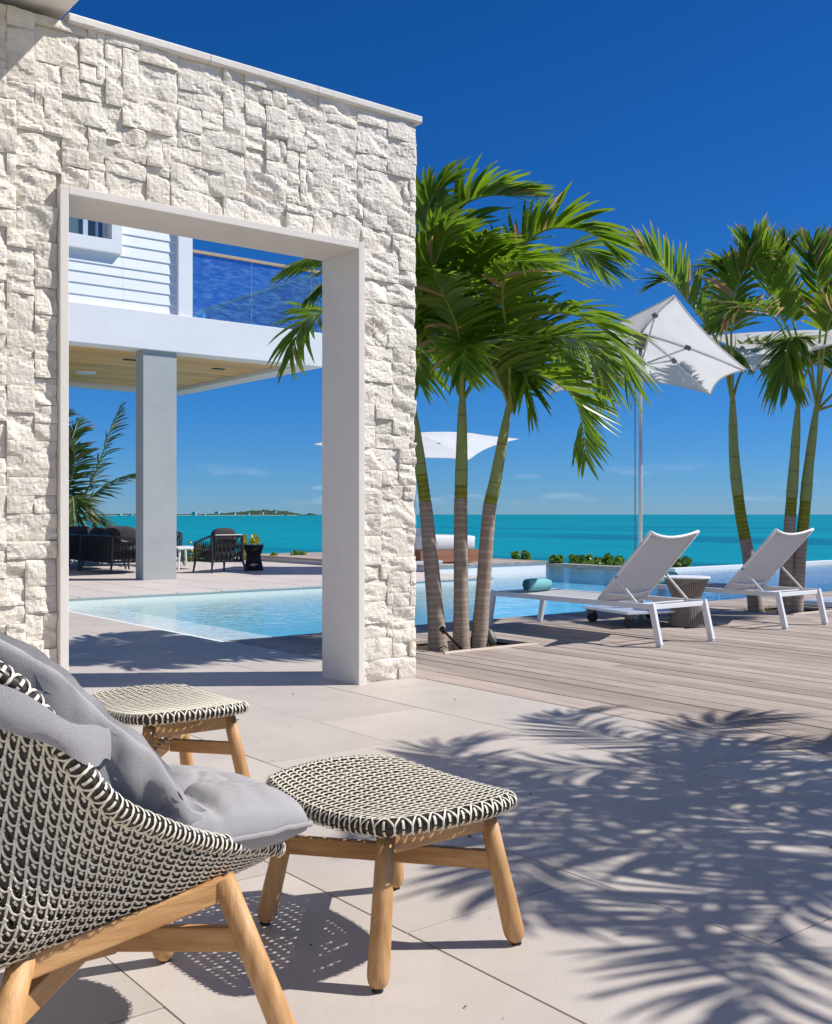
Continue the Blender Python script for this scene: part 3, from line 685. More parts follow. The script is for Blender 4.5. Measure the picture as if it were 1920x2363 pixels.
def rope_seat(name, label, cat, loc, rz, W, Dp, group):
    """local: back along -y, seat faces +y; W wide, Dp deep"""
    t = thing(name, label, cat, loc, 0, group); z = Vector((0, 0, 0)); h = W / 2
    q = MB()
    q.tube([(-h, Dp, .50), (-h, .14, .62), (-h + .05, .02, .64), (h - .05, .02, .64), (h, .14, .62), (h, Dp, .50)], .02, 8)
    q.tube([(-h + .03, Dp - .02, .2), (-h + .03, .06, .2), (h - .03, .06, .2), (h - .03, Dp - .02, .2), (-h + .03, Dp - .02, .2)], .022, 8)
    q.build('frame', M['char_metal'], t, origin=z)
    for sx, sy, k in ((-1, 0, .0), (1, 0, .0), (-1, 1, 0), (1, 1, 0)):
        y = Dp if sy else .05; q = MB(); q.tube([(sx * (h + .04 * (1 - sy)), y + (.04 if sy else -.06), 0), (sx * (h - .02), y, .22), (sx * h, y, .62 if not sy else .51)], [.016, .022, .02], 8); q.build('leg', M['char_metal'], t, origin=z)
    q = MB(); rope_side(q, (-h + .05, .02, 0), (h - .05, .02, 0), .2, .63, .075, .16)
    for s_ in (-1, 1): rope_side(q, (s_ * h, .08, 0), (s_ * h, Dp, 0), .2, .53, .06, .12)
    q.build('rope_weave', M['black_rope'], t, origin=z, kind='stuff')
    q = MB(); cushion(q, (0, Dp / 2 + .03, .30), h - .04, Dp / 2 - .03, .08); q.build('seat_cushion', M['char_fab'], t, origin=z, smooth=True)
    n_ = max(1, round(W / .75))
    for i in range(n_):
        w_ = (W - .1) / n_; q = MB(); cushion(q, (-h + .05 + w_ * (i + .5), .17, .56), w_ / 2 - .01, .09, .21, seed=i); q.build('back_cushion', M['char_fab'], t, origin=z, smooth=True)
    t.rotation_euler = (0, 0, rz); return t
G1 = 'charcoal rope furniture on the far terrace'
rope_seat('outdoor_armchair', 'charcoal rope armchair right of the grey column beside a black side table', 'armchair', (8.74, 16.33, 0), R(4), .62, .62, G1)
rope_seat('outdoor_sofa', 'charcoal rope sofa end module half hidden behind the grey column', 'sofa', (6.93, 17.75, 0), R(-90), 1.3, .85, G1)
rope_seat('outdoor_sofa', 'charcoal rope sofa module at the left edge of the opening', 'sofa', (6.93, 19.2, 0), R(-90), 1.3, .85, G1)
rope_seat('outdoor_sofa', 'far charcoal rope sofa with its back to the sea, seen over the nearer sofa', 'sofa', (8.05, 20.55, 0), R(180), 1.7, .8, G1)
rope_seat('outdoor_armchair', 'charcoal armchair whose side peeps out right behind the grey column', 'armchair', (9.05, 19.5, 0), R(150), .62, .62, G1)
def rope_table(name, label, loc, rt, rw, rb, H, zw, n_, m_top, m_rope, r, rot=0):
    t = thing(name, label, 'side table', loc); z = Vector((0, 0, 0))
    q = MB(); q.lathe((0, 0, H), [(rt - .004, -.014), (rt, -.012), (rt, -.002), (rt - .004, 0)], 40); q.build('table_top', m_top, t, origin=z)
    q = MB(); q.lathe((0, 0, 0), [(rb - .01, .004), (rb, .006), (rb, .018), (rb - .01, .02)], 32); q.build('hoop', m_rope, t, origin=z); q = MB(); q.lathe((0, 0, H - .04), [(rt - .03, 0), (rt - .02, .004), (rt - .02, .022), (rt - .03, .025)], 32); q.build('hoop', m_rope, t, origin=z); q = MB(); q.lathe((0, 0, zw - .01), [(rw, 0), (rw + .004, .003), (rw + .004, .017), (rw, .02)], 32)
    q.build('hoop', m_rope, t, origin=z)
    q = MB()
    for i in range(n_):
        a = 2 * math.pi * i / n_; b = a + .12
        f = lambda rr, zz, an: (rr * math.cos(an), rr * math.sin(an), zz)
        q.tube([f(rb - .004, .01, a), f(rw + .01, zw, b), f(rt - .022, H - .02, a)], r, 5, cap=False)
    q.build('rope_strands', m_rope, t, origin=z, kind='stuff'); return t
rope_table('side_table', 'black hourglass rope side table right of the far armchair', (9.43, 16.7, 0), .19, .10, .17, .46, .26, 40, M['char_metal'], M['black_rope'], .010)
t = thing('coffee_table', 'low white coffee table between the far sofa and armchair', 'table', (8.75, 18.15, 0))
q = MB(); q.box(-.35, .35, -.55, .55, .37, .40); q.build('table_top', M['white_metal'], t, origin=(0, 0, 0), bevel=.006)
for sx in (-1, 1):
    for sy in (-1, 1):
        q = MB(); q.tube([(sx * .34, sy * .54, 0), (sx * .29, sy * .49, .38)], [.018, .026], 8); q.build('leg', M['white_metal'], t, origin=(0, 0, 0))

# ---- daybed on the platform
t = thing('daybed', 'white-cushioned mahogany daybed on the platform behind the palms', 'daybed', (11.9, 15.6, .118))
q = MB(); q.box(11.0 + .6, 12.98, 14.65, 16.4, .14, .36); q.build('frame', M['daywood'], t, bevel=.006)
for k in range(2):
    q = MB(); q.box(11.59, 12.99, 14.63, 14.645, .145 + .11 * k, .25 + .11 * k); q.build('side_board', M['daywood'], t)
q = MB(); cushion(q, (12.28, 15.5, .49), .69, .86, .13, p=9); q.build('mattress', M['canvas'], t, smooth=True)
q = MB(); cushion(q, (11.86, 15.2, .66), .25, .4, .09, p=3); q.build('bolster', M['canvas'], t, smooth=True)

# ================================================================== PALMS
UP = Vector((0, 0, 1)); WIND = RT * .9 - FW * .15
def set_attr(me, name, vals):
    a = me.color_attributes.new(name, 'FLOAT_COLOR', 'POINT')
    arr = np.ones((len(vals), 4), dtype=np.float32); arr[:, :vals.shape[1]] = vals; a.data.foreach_set('color', arr.ravel())

def frond_mesh(path, rnd, L=.46, n=54, wid=.040, v0=50, v1=5, wind=.35, droop=.35, start=.14, ragged=.12, dry=.12, rach=.012):
    """one feather leaf: rib plus two ranks of strap leaflets; returns verts, faces, age colours for blades, and rib data"""
    K = 40; P = catmull(path, K)
    verts, faces, col_ = [], [], []
    W = WIND
    for sd in (-1, 1):
        for i in range(n):
            t = start + (1 - start) * (i + rnd.uniform(-.3, .3)) / (n - 1); t = min(max(t, start), .995)
            f = t * (K - 1); k = min(int(f), K - 2); u = f - k; p = P[k].lerp(P[k + 1], u); T = (P[k + 1] - P[k]).normalized()
            S = T.cross(UP)
            if S.length < .2: S = T.cross(FW)
            S.normalize(); N_ = S.cross(T).normalized()
            if N_.z < 0 and T.z > -.5: N_ = -N_
            V = R(v0 + (v1 - v0) * t + rnd.uniform(-14, 14)); A = R(66 - 42 * t ** 1.5 + rnd.uniform(-7, 7))
            d = (T * math.cos(A) + (S * (sd * math.cos(V)) + N_ * math.sin(V)) * math.sin(A)).normalized()
            ll = L * (.55 + .45 * math.sin(math.pi * min(1, (t - start) / (1 - start) * .82 + .16))) * rnd.uniform(.82, 1.08)
            if t > .9: ll *= .75
            drooping = droop * rnd.uniform(.6, 1.5); wnd = wind * rnd.uniform(.5, 1.3)
            pts = []; st = (0, .2, .45, .72, .9, 1.0)
            for s_ in st: pts.append(p + d * (ll * s_) + (W * wnd - UP * drooping) * (ll * s_ * s_ * .75))
            wd = wid * rnd.uniform(.8, 1.15) * (1 if t < .85 else .7)
            prof = (.35, .95, 1.0, .72, .34, .04)
            nrm = (N_ * math.cos(V) - S * (sd * math.sin(V))); tw = rnd.uniform(-.5, .5)
            base = len(verts); old = rnd.random(); shade = rnd.random(); dead = 1 if rnd.random() < dry * .13 else 0
            cut = 1.0 if rnd.random() > ragged else rnd.uniform(.55, .85)
            for q_, (pp, pr, s_) in enumerate(zip(pts, prof, st)):
                tt = (pts[min(q_ + 1, 5)] - pts[max(q_ - 1, 0)]).normalized()
                wv = tt.cross(nrm + S * tw * s_)
                wv = wv.normalized() * (wd * pr / 2) if wv.length > 1e-4 else S * (wd * pr / 2)
                fold = -nrm.normalized() * (wd * pr * .18)
                verts += [pp - wv - fold * -1 * .5, pp + fold, pp + wv - fold * -1 * .5]
                ag = 1 if dead else max(0, min(1, (s_ ** 3) * (.66 + dry * 2.4 * old)))
                col_ += [(ag, shade)] * 3
            for q_ in range(5):
                a = base + q_ * 3; faces += [(a, a + 3, a + 4, a + 1), (a + 1, a + 4, a + 5, a + 2)]
    rad = [rach * (1.25 - 1.1 * (k / (K - 1))) for k in range(K)]; rad = [max(r_, .0018) for r_ in rad]
    return verts, faces, col_, P, rad

def add_frond(parent, path, rnd, m='leaf', name='frond', **kw):
    v, f, c, P, rad = frond_mesh(path, rnd, **kw)
    q = MB(); q.add(v, f, 0); nb = len(v)
    q.tube([P[i] for i in range(0, 40, 2)] + [P[-1]], [rad[i] for i in range(0, 40, 2)] + [rad[-1]], 6, m=1)
    o = q.build(name, [M[m], M['rachis']], parent, smooth=False)
    vals = np.zeros((len(o.data.vertices), 2), dtype=np.float32); vals[:nb] = np.array(c, dtype=np.float32); set_attr(o.data, 'age', vals)
    return o

def trunk_part(parent, name, pts, radii, mname, sp, rnd, amp=.002, ringlen=1, n=16):
    L = sum((pts[i + 1] - pts[i]).length for i in range(len(pts) - 1)); K = max(8, int(L / .011)); P = catmull(pts, K)
    rr = np.interp(np.linspace(0, 1, K), np.linspace(0, 1, len(radii)), radii)
    ring = np.zeros(K); d = 0; nxt = rnd.uniform(.3, 1) * sp if sp else 99
    step = L / (K - 1)
    for i in range(K):
        d += step
        if d > nxt:
            ring[i] = 1
            if ringlen > 1 and i + 1 < K: ring[i + 1] = .8
            nxt += sp * rnd.uniform(.75, 1.3)
    rad = []; lift = 0
    for i in range(K):
        lift = amp if ring[i] else lift * .8
        rad.append(rr[i] + lift + .0012 * noise.noise(Vector((i * .3, radii[0] * 100, 0))))
    q = MB(); q.tube(P, rad, n); o = q.build(name, M[mname], parent, smooth=True)
    vals = np.repeat(ring, n).reshape(-1, 1).astype(np.float32)
    jit = np.array([.55 + .45 * noise.noise(Vector((i * .7, 5, 0))) for i in range(len(vals))], dtype=np.float32).reshape(-1, 1)
    set_attr(o.data, 'ring', vals * jit); return o

def auto_frond(c, az, el, L, rnd, sag=.9, wind=.45):
    """arching path from crown c; az measured in plan from the image-right direction"""
    h = RT * math.cos(az) + FW * math.sin(az); P = []; p = Vector(c); e_ = el; N_ = 6
    for i in range(N_):
        P.append(p.copy()); d = h * math.cos(e_) + UP * math.sin(e_) + WIND * (wind * i / N_); d.normalize()
        p = p + d * (L / (N_ - 1)); e_ -= sag * (.22 + .16 * i) * rnd.uniform(.85, 1.15)
    return P

def palm(label, D, base, mid, top, radii, yb, yg, fronds, auto, rnd, group, Ls=1.9, kw=None, name='palm_tree'):
    """base/mid/top: measured points of the stem; yb, yg: heights (fractions) where green wood and crownshaft begin"""
    kw = kw or {}; b = Vector(base); t = thing(name, label, 'palm tree', tuple(b), 0, group)
    full = catmull([b + Vector((0, 0, -.05))] + [Vector(m_) for m_ in mid] + [Vector(top)], 60)
    def seg(f0, f1): i0, i1 = int(f0 * 59), int(f1 * 59); return full[i0:i1 + 1]
    rr = lambda f: .89 * float(np.interp(f, [0, .06, .3, .6, .8, .9, 1], radii))
    trunk_part(t, 'trunk', seg(0, yb), [rr(f) for f in np.linspace(0, yb, 12)], 'bark', .045, rnd, .0022)
    trunk_part(t, 'green_stem', seg(yb, yg), [rr(f) for f in np.linspace(yb, yg, 6)], 'greenwood', .042, rnd, .0015, 2)
    trunk_part(t, 'crownshaft', seg(yg, 1), [rr(f) * k for f, k in zip(np.linspace(yg, 1, 7), (1.08, 1.12, 1.08, 1.0, .9, .75, .5))], 'shaft', .3, rnd, .0008)
    c = full[-1]
    for fr in fronds:
        path = [c - Vector((0, 0, .12))] + [pt(900 + .3802 * x, 340 + .3802 * y, D + dd) if z4 else pt(x, y, D + dd) for (x, y, dd, z4) in fr['p']]
        k2 = dict(kw); k2.update(fr.get('kw', {})); add_frond(t, path, rnd, **k2)
    for az, el, L in auto: add_frond(t, auto_frond(c - Vector((0, 0, .1)), az, el, L * Ls, rnd), rnd, **kw)
    # young spear leaf
    q = MB(); q.tube([c - Vector((0, 0, .1)), c + Vector((.01, 0, .25)), c + Vector((.04, -.02, .62))], [.016, .012, .003], 6); q.build('spear_leaf', M['shaft'], t, smooth=True)
    return t

rnd = random.Random(31); Z = True
GP = 'palms growing through the deck'
Pz = lambda *a: dict(p=[(x, y, d, True) for x, y, d in a])
def Pk(kw, *a): d = Pz(*a); d['kw'] = kw; return d
DA, DB, DC = 7.93, 8.03, 8.08
palm('leftmost palm of the near group, stem half behind the stone wall end', DA, pt(1012, 1497, DA), [pt(1004, 1400, DA), pt(990, 1250, DA), pt(976, 1120, DA)], pt(935, 850, DA), [.085, .08, .066, .056, .046, .046, .036], .70, .78,
     [dict(p=[(860, 655, -.2, False), (790, 600, -.35, False), (720, 592, -.5, False), (655, 622, -.6, False)], kw=dict(L=.30, v0=5, v1=-15, droop=.3, wind=-.2)),
      dict(p=[(880, 710, .1, False), (810, 640, .1, False), (750, 650, .1, False), (705, 690, .0, False)], kw=dict(L=.20, n=30, v0=0, v1=-25, droop=.4, wind=-.15)),
      Pz((100, 900, .1), (150, 700, .2), (165, 520, .3), (240, 330, .3), (330, 200, .3)),
      Pz((150, 1000, -.3), (230, 800, -.4), (300, 640, -.5), (330, 520, -.6))],
     [(-.4, 1.2, .9), (.6, 1.35, 1.0), (1.6, 1.0, .9), (2.6, .9, .8)], rnd, GP)
palm('middle palm of the near group, upright with the long yellow-ribbed drooping frond', DB, pt(1065, 1492, DB), [pt(1064, 1400, DB), pt(1063, 1187, DB), pt(1065, 1080, DB)], pt(1067, 890, DB), [.082, .074, .060, .054, .047, .048, .036], .59, .67,
     [Pk(dict(L=.40, v0=60, v1=20, wind=.3, droop=.25, n=42), (560, 1360, .0), (750, 1330, -.05), (950, 1400, -.1), (1090, 1490, -.12), (1160, 1640, -.15), (1190, 1890, -.15)),
      Pk(dict(L=.40, v0=20, v1=0, wind=.2), (452, 1150, -.1), (480, 860, -.25), (530, 640, -.5), (590, 520, -.75)),
      Pk(dict(L=.36), (340, 1270, .0), (230, 1150, -.05), (150, 1090, -.1), (40, 1120, -.1)),
      Pk(dict(L=.46, v0=62, v1=30), (400, 1000, .15), (390, 560, .25), (430, 370, .25), (560, 300, .2), (690, 290, .15), (810, 290, .1)),
      Pk(dict(L=.44, v0=55, v1=25), (350, 950, -.05), (270, 700, -.1), (220, 480, -.15), (260, 300, -.2), (370, 200, -.2)),
      Pk(dict(L=.40, v0=15, v1=-10), (420, 1150, -.3), (330, 900, -.5), (250, 760, -.7))],
     [(1.2, 1.2, .85), (2.0, .9, .8), (.3, .9, .8)], rnd, GP)
palm('rightmost palm of the near group, leaning right with fronds blown over the parasol', DC, pt(1103, 1491, DC), [pt(1112, 1400, DC), pt(1128, 1187, DC), pt(1143, 1110, DC)], pt(1178, 915, DC), [.080, .074, .060, .055, .047, .048, .034], .56, .65,
     [Pk(dict(L=.48, v0=62, v1=30, n=52, wind=.18), (690, 1200, .1), (700, 800, .1), (820, 590, .05), (950, 500, .0), (1100, 490, -.05), (1240, 530, -.1), (1340, 630, -.1)),
      Pk(dict(L=.46, v0=55, v1=10, n=52, droop=.5, wind=.22), (740, 1230, -.1), (850, 1050, -.2), (980, 1005, -.3), (1120, 1015, -.4), (1270, 1090, -.45), (1390, 1240, -.5), (1440, 1420, -.5)),
      Pk(dict(L=.42, v0=40, v1=0, droop=.6, wind=.15), (800, 1250, .2), (960, 1130, .35), (1120, 1160, .45), (1240, 1290, .5), (1310, 1480, .55)),
      Pk(dict(L=.42, v0=40, v1=0), (760, 1100, .3), (900, 780, .5), (1060, 620, .7), (1200, 640, .85), (1290, 740, .9)),
      Pk(dict(L=.40, v0=30, v1=-10), (720, 1200, -.3), (680, 900, -.55), (740, 720, -.8), (860, 690, -1.0)),
      Pk(dict(L=.24, v0=0, v1=-30, n=20, droop=.8), (790, 1370, -.1), (830, 1420, -.2), (870, 1560, -.2))],
     [(1.2, 1.0, .8), (2.2, 1.2, .7), (-2.2, .9, .6)], rnd, GP)

# right-hand group
Q5 = lambda x, y, d: (1400 + .2995 * x, 480 + .2995 * y, d, False)
def P5(*a, **kw): return dict(p=[Q5(*q_) for q_ in a], kw=kw)
D4, D5, D6 = 11.17, 10.94, 10.93
palm('palm leaning left behind the second lounger, its shaft striped green and brown', D4, pt(1746, 1407, D4), [pt(1728, 1290, D4), pt(1708, 1180, D4), pt(1694, 1050, D4)], pt(1690, 905, D4), [.098, .085, .070, .062, .056, .060, .045], .36, .58,
     [P5((900, 1150, 0), (770, 900, .0), (600, 690, -.05), (440, 470, -.1), (280, 350, -.1), (90, 275, -.1), L=.48, v0=40, v1=30, wind=-.15, droop=.05),
      P5((880, 1100, .2), (740, 820, .3), (600, 640, .4), (480, 560, .5), (360, 590, .5), L=.42, v0=40, v1=10, wind=-.2),
      P5((960, 1000, -.2), (980, 700, -.3), (1060, 480, -.4), (1180, 420, -.5), L=.5, v0=40, v1=20, wind=.1),
      P5((930, 1050, .1), (900, 760, .1), (960, 480, .0), (880, 440, -.1), (790, 480, -.2), L=.44, v0=45, v1=20, wind=-.1)],
     [(.5, 1.2, .8), (1.5, 1.1, .8)], rnd, GP, 1.8, dict(dry=.35, ragged=.4, wind=.2, start=.28))
palm('straight palm in the right-hand group just left of its twin', D5, pt(1812, 1411, D5), [pt(1817, 1290, D5), pt(1824, 1187, D5), pt(1832, 1080, D5)], pt(1842, 925, D5), [.10, .088, .068, .060, .054, .058, .04], .50, .61,
     [P5((1450, 1100, 0), (1330, 800, -.1), (1220, 560, -.2), (1130, 380, -.3), (1110, 250, -.3), L=.48, v0=45, v1=30, wind=.0, droop=.05),
      P5((1480, 1100, .2), (1420, 800, .3), (1380, 560, .3), (1350, 380, .3), (1370, 260, .3), L=.42, v0=45, v1=30, wind=.05, droop=.05),
      P5((1380, 1000, -.3), (1240, 800, -.5), (1080, 740, -.7), (940, 800, -.8), (860, 900, -.9), L=.38, v0=30, v1=0, wind=-.1, droop=.3, dry=.9)],
     [(.8, 1.2, .85), (1.8, 1.2, .85)], rnd, GP, 1.8, dict(dry=.4, ragged=.45, wind=.15, start=.34))
palm('palm at the right edge, leaning right in the right-hand group', D6, pt(1833, 1411, D6), [pt(1845, 1290, D6), pt(1856, 1187, D6), pt(1866, 1080, D6)], pt(1886, 925, D6), [.10, .088, .068, .060, .054, .058, .04], .40, .58,
     [P5((1640, 1050, 0), (1650, 800, -.1), (1630, 560, -.2), (1600, 400, -.2), (1590, 270, -.2), L=.48, v0=45, v1=30, wind=.05, droop=.05),
      P5((1680, 1050, -.3), (1720, 860, -.4), (1800, 740, -.5), (1900, 760, -.6), L=.45, v0=40, v1=10),
      P5((1560, 1120, -.2), (1480, 1000, -.4), (1400, 1050, -.5), (1380, 1200, -.5), (1400, 1350, -.5), L=.38, v0=10, v1=-20, droop=.7, wind=0)],
     [(.6, 1.1, .85), (1.7, 1.2, .85), (-.5, .8, .8), (0, .3, .7)], rnd, GP, 1.8, dict(dry=.4, ragged=.45, wind=.15, start=.34))

# coconut palm beyond the far terrace
DCo = 23.5
t = thing('coconut_palm', 'coconut palm with yellowing fronds beyond the far terrace at the opening\'s left edge', 'palm tree', tuple(pt(120, 1330, DCo)))
trunk_part(t, 'trunk', [pt(118, 1340, DCo), pt(122, 1260, DCo), pt(128, 1190, DCo)], [.14, .12, .11], 'bark', .08, rnd, .004)
cc = lambda x, y, d=0: pt(x, y, DCo + d)
for pa in ([cc(140, 1210), cc(190, 1150), cc(225, 1080), cc(252, 1000), cc(276, 940)], [cc(140, 1205), cc(195, 1160), cc(245, 1120), cc(290, 1098), cc(330, 1092)], [cc(140, 1215), cc(190, 1195), cc(230, 1195), cc(262, 1225)],
           [cc(130, 1200), cc(150, 1100), cc(165, 1020), cc(180, 970, .3)], [cc(130, 1210), cc(160, 1120, -.4), cc(172, 1060, -.6), cc(160, 1010, -.7)], [cc(135, 1210, .2), cc(175, 1160, .5), cc(205, 1170, .7), cc(222, 1215, .8)], [cc(130, 1205), cc(90, 1100), cc(50, 1060), cc(10, 1090)], [cc(125, 1205), cc(110, 1080), cc(120, 980), cc(150, 950)],
           [cc(135, 1210), cc(160, 1165, -.6), cc(168, 1150, -1), cc(172, 1230, -1.3)]):
    add_frond(t, [Vector(p_) for p_ in pa], rnd, m='leaf_coco', L=.62, n=44, wid=.045, v0=10, v1=-10, wind=.3, droop=.35, dry=.45, ragged=.3, rach=.022)

# palms of the next planter along the deck, out of frame to the right: their crowns shade the terrace
for i, (bx, by, hx, tx, ty, lb) in enumerate(((5.0, .9, 2.45, -.05, .12, 'palm of the nearest planter right of the frame, shading the terrace tiles'), (5.75, 1.0, 2.55, .05, .05, 'taller palm of the nearest planter right of the frame'),
                                          (4.75, .35, 2.3, -.1, .05, 'shorter palm of the nearest planter right of the frame'))):
    tp = Vector((bx + tx, by + ty, hx)); b = Vector((bx, by, 0))
    palm(lb, 5, b, [b.lerp(tp, .35), b.lerp(tp, .7)], tp, [.082, .074, .060, .054, .047, .048, .036], .6, .7, [], [(a_ * .9 + i * .4 + rnd.uniform(-.2, .2), rnd.uniform(.35, 1.2), rnd.uniform(.75, 1.0)) for a_ in range(7)], rnd, 'palms in the planter right of the frame', 1.65, dict(wid=.03, n=40, wind=.2))

# ---- planting bed details by the near palms
t = thing('garden_uplight', 'grey capsule uplight tilted in the near palm bed beside the lounger leg', 'lamp', tuple(pt(1137, 1487, 8.06)))
a_ = pt(1140, 1487, 8.06); b_ = pt(1124, 1452, 8.12)
q = MB(); dv = (b_ - a_); q.tube([a_, a_ + dv * .08, a_ + dv * .3, a_ + dv * .75, a_ + dv * .94, b_], [.012, .028, .036, .036, .026, .008], 14); q.build('lamp_body', M['lampgrey'], t, smooth=True)
q = MB(); q.tube([a_ + dv * .35 + Vector((0, .03, 0)), a_ + Vector((.03, .06, -.06))], .008, 8); q.build('bracket', M['black'], t)
t = thing('spotlight_stake', 'black plastic spotlight stake leaning between the near palm stems', 'spotlight', tuple(pt(1062, 1496, 7.85)))  # stake carrying a small black spotlight head, its cable alongside
q = MB(); q.tube([pt(1066, 1497, 7.82), pt(1040, 1472, 7.8), pt(1024, 1455, 7.78)], .011, 10); q.build('stake', M['black'], t, smooth=True)
q = MB(); q.tube([pt(1026, 1458, 7.78), pt(1019, 1450, 7.76)], [.02, .022], 12); q.build('spotlight_head', M['black'], t, smooth=False)
q = MB(); q.tube([pt(1032, 1496, 7.8), pt(1026, 1490, 7.75), pt(1016, 1495, 7.7), pt(1010, 1500, 7.72), pt(1022, 1502, 7.75)], .004, 6); q.build('cable', M['black'], t, smooth=True)

# ---- sea grape shrubs showing over the pool edge and the far kerb
def shrub(label, c, w, h, nl, rnd, yellow=0.):
    t = thing('shrub', label, 'shrub', (c[0], c[1], c[2] - .4), 0, 'shrubs along the sea side of the pool')
    c = Vector(c); q = MB(); vals = []
    for i in range(nl):
        p = c + RT * rnd.uniform(-w, w) * .9 + FW * rnd.uniform(-.2, .2) + UP * (h * rnd.uniform(.0, 1) * (1 - .3 * rnd.random())); r = rnd.uniform(.035, .06)
        a1, a2 = rnd.uniform(0, 6.28), rnd.uniform(-.5, 1.1); u = Vector((math.cos(a1), math.sin(a1), .2)).normalized(); v = (UP * math.cos(a2) + Vector((-math.sin(a1), math.cos(a1), 0)) * math.sin(a2)).normalized()
        vs = [p + u * (r * math.cos(k * .7854)) + v * (r * 1.2 * math.sin(k * .7854)) for k in range(8)] + [p + u.cross(v) * .01]
        q.add(vs, [(k, (k + 1) % 8, 8) for k in range(8)]); ag = 1 if rnd.random() < yellow else rnd.uniform(0, .5); sh = rnd.random(); vals += [(ag, sh)] * 9
    o = q.build('foliage', M['leaf_round'], t); set_attr(o.data, 'age', np.array(vals, dtype=np.float32))
    q = MB()
    for k in range(4): q.tube([c + Vector((0, 0, -.4)), c + RT * rnd.uniform(-w, w) * .7 + UP * h * .6], .008, 5)
    q.build('stems', M['bark'], t)
for x, w_, h_, lb in ((1190, .07, .16, 'leftmost small green shrub over the platform edge'), (1213, .08, .18, 'second small shrub over the platform edge'), (1285, .14, .16, 'low shrub just left of the parasol pole shrubs'), (1326, .10, .19, 'round shrub third along the pool weir'), (1352, .16, .19, 'broad shrub midway along the pool weir'),
                   (1385, .12, .17, 'shrub fifth along the pool weir'), (1402, .07, .26, 'tallest shrub along the pool weir'), (1424, .14, .20, 'shrub against the near lounger backrest'), (1560, .30, .24, 'dense shrub between the two lounger backrests')):
    Dd = 23.4 if x < 1240 else (22.9 if x < 1500 else 21.0); yb_ = 1298 + (x - 1264) * .055 if x >= 1240 else 1292
    shrub(lb, tuple(pt(x, yb_, Dd)), w_, h_, 70 if x < 1500 else 160, rnd)
for x, y, D_, w_, h_, yl, lb in ((444, 1295, 22.6, .28, .42, .25, 'yellow-leaved sea grape behind the far armchair'), (577, 1290, 22.4, .16, .52, .45, 'yellow-green sea grape right of the far armchair back'), (632, 1289, 22.9, .06, .10, .1, 'tiny shrub over the far kerb'), (690, 1287, 23.2, .16, .14, .1, 'small shrub over the far kerb near the wall pier'), (165, 1300, 22.8, .3, .2, .1, 'low green shrub below the coconut palm')):
    shrub(lb, tuple(pt(x, y, D_)), w_, h_, 80, rnd, yl)

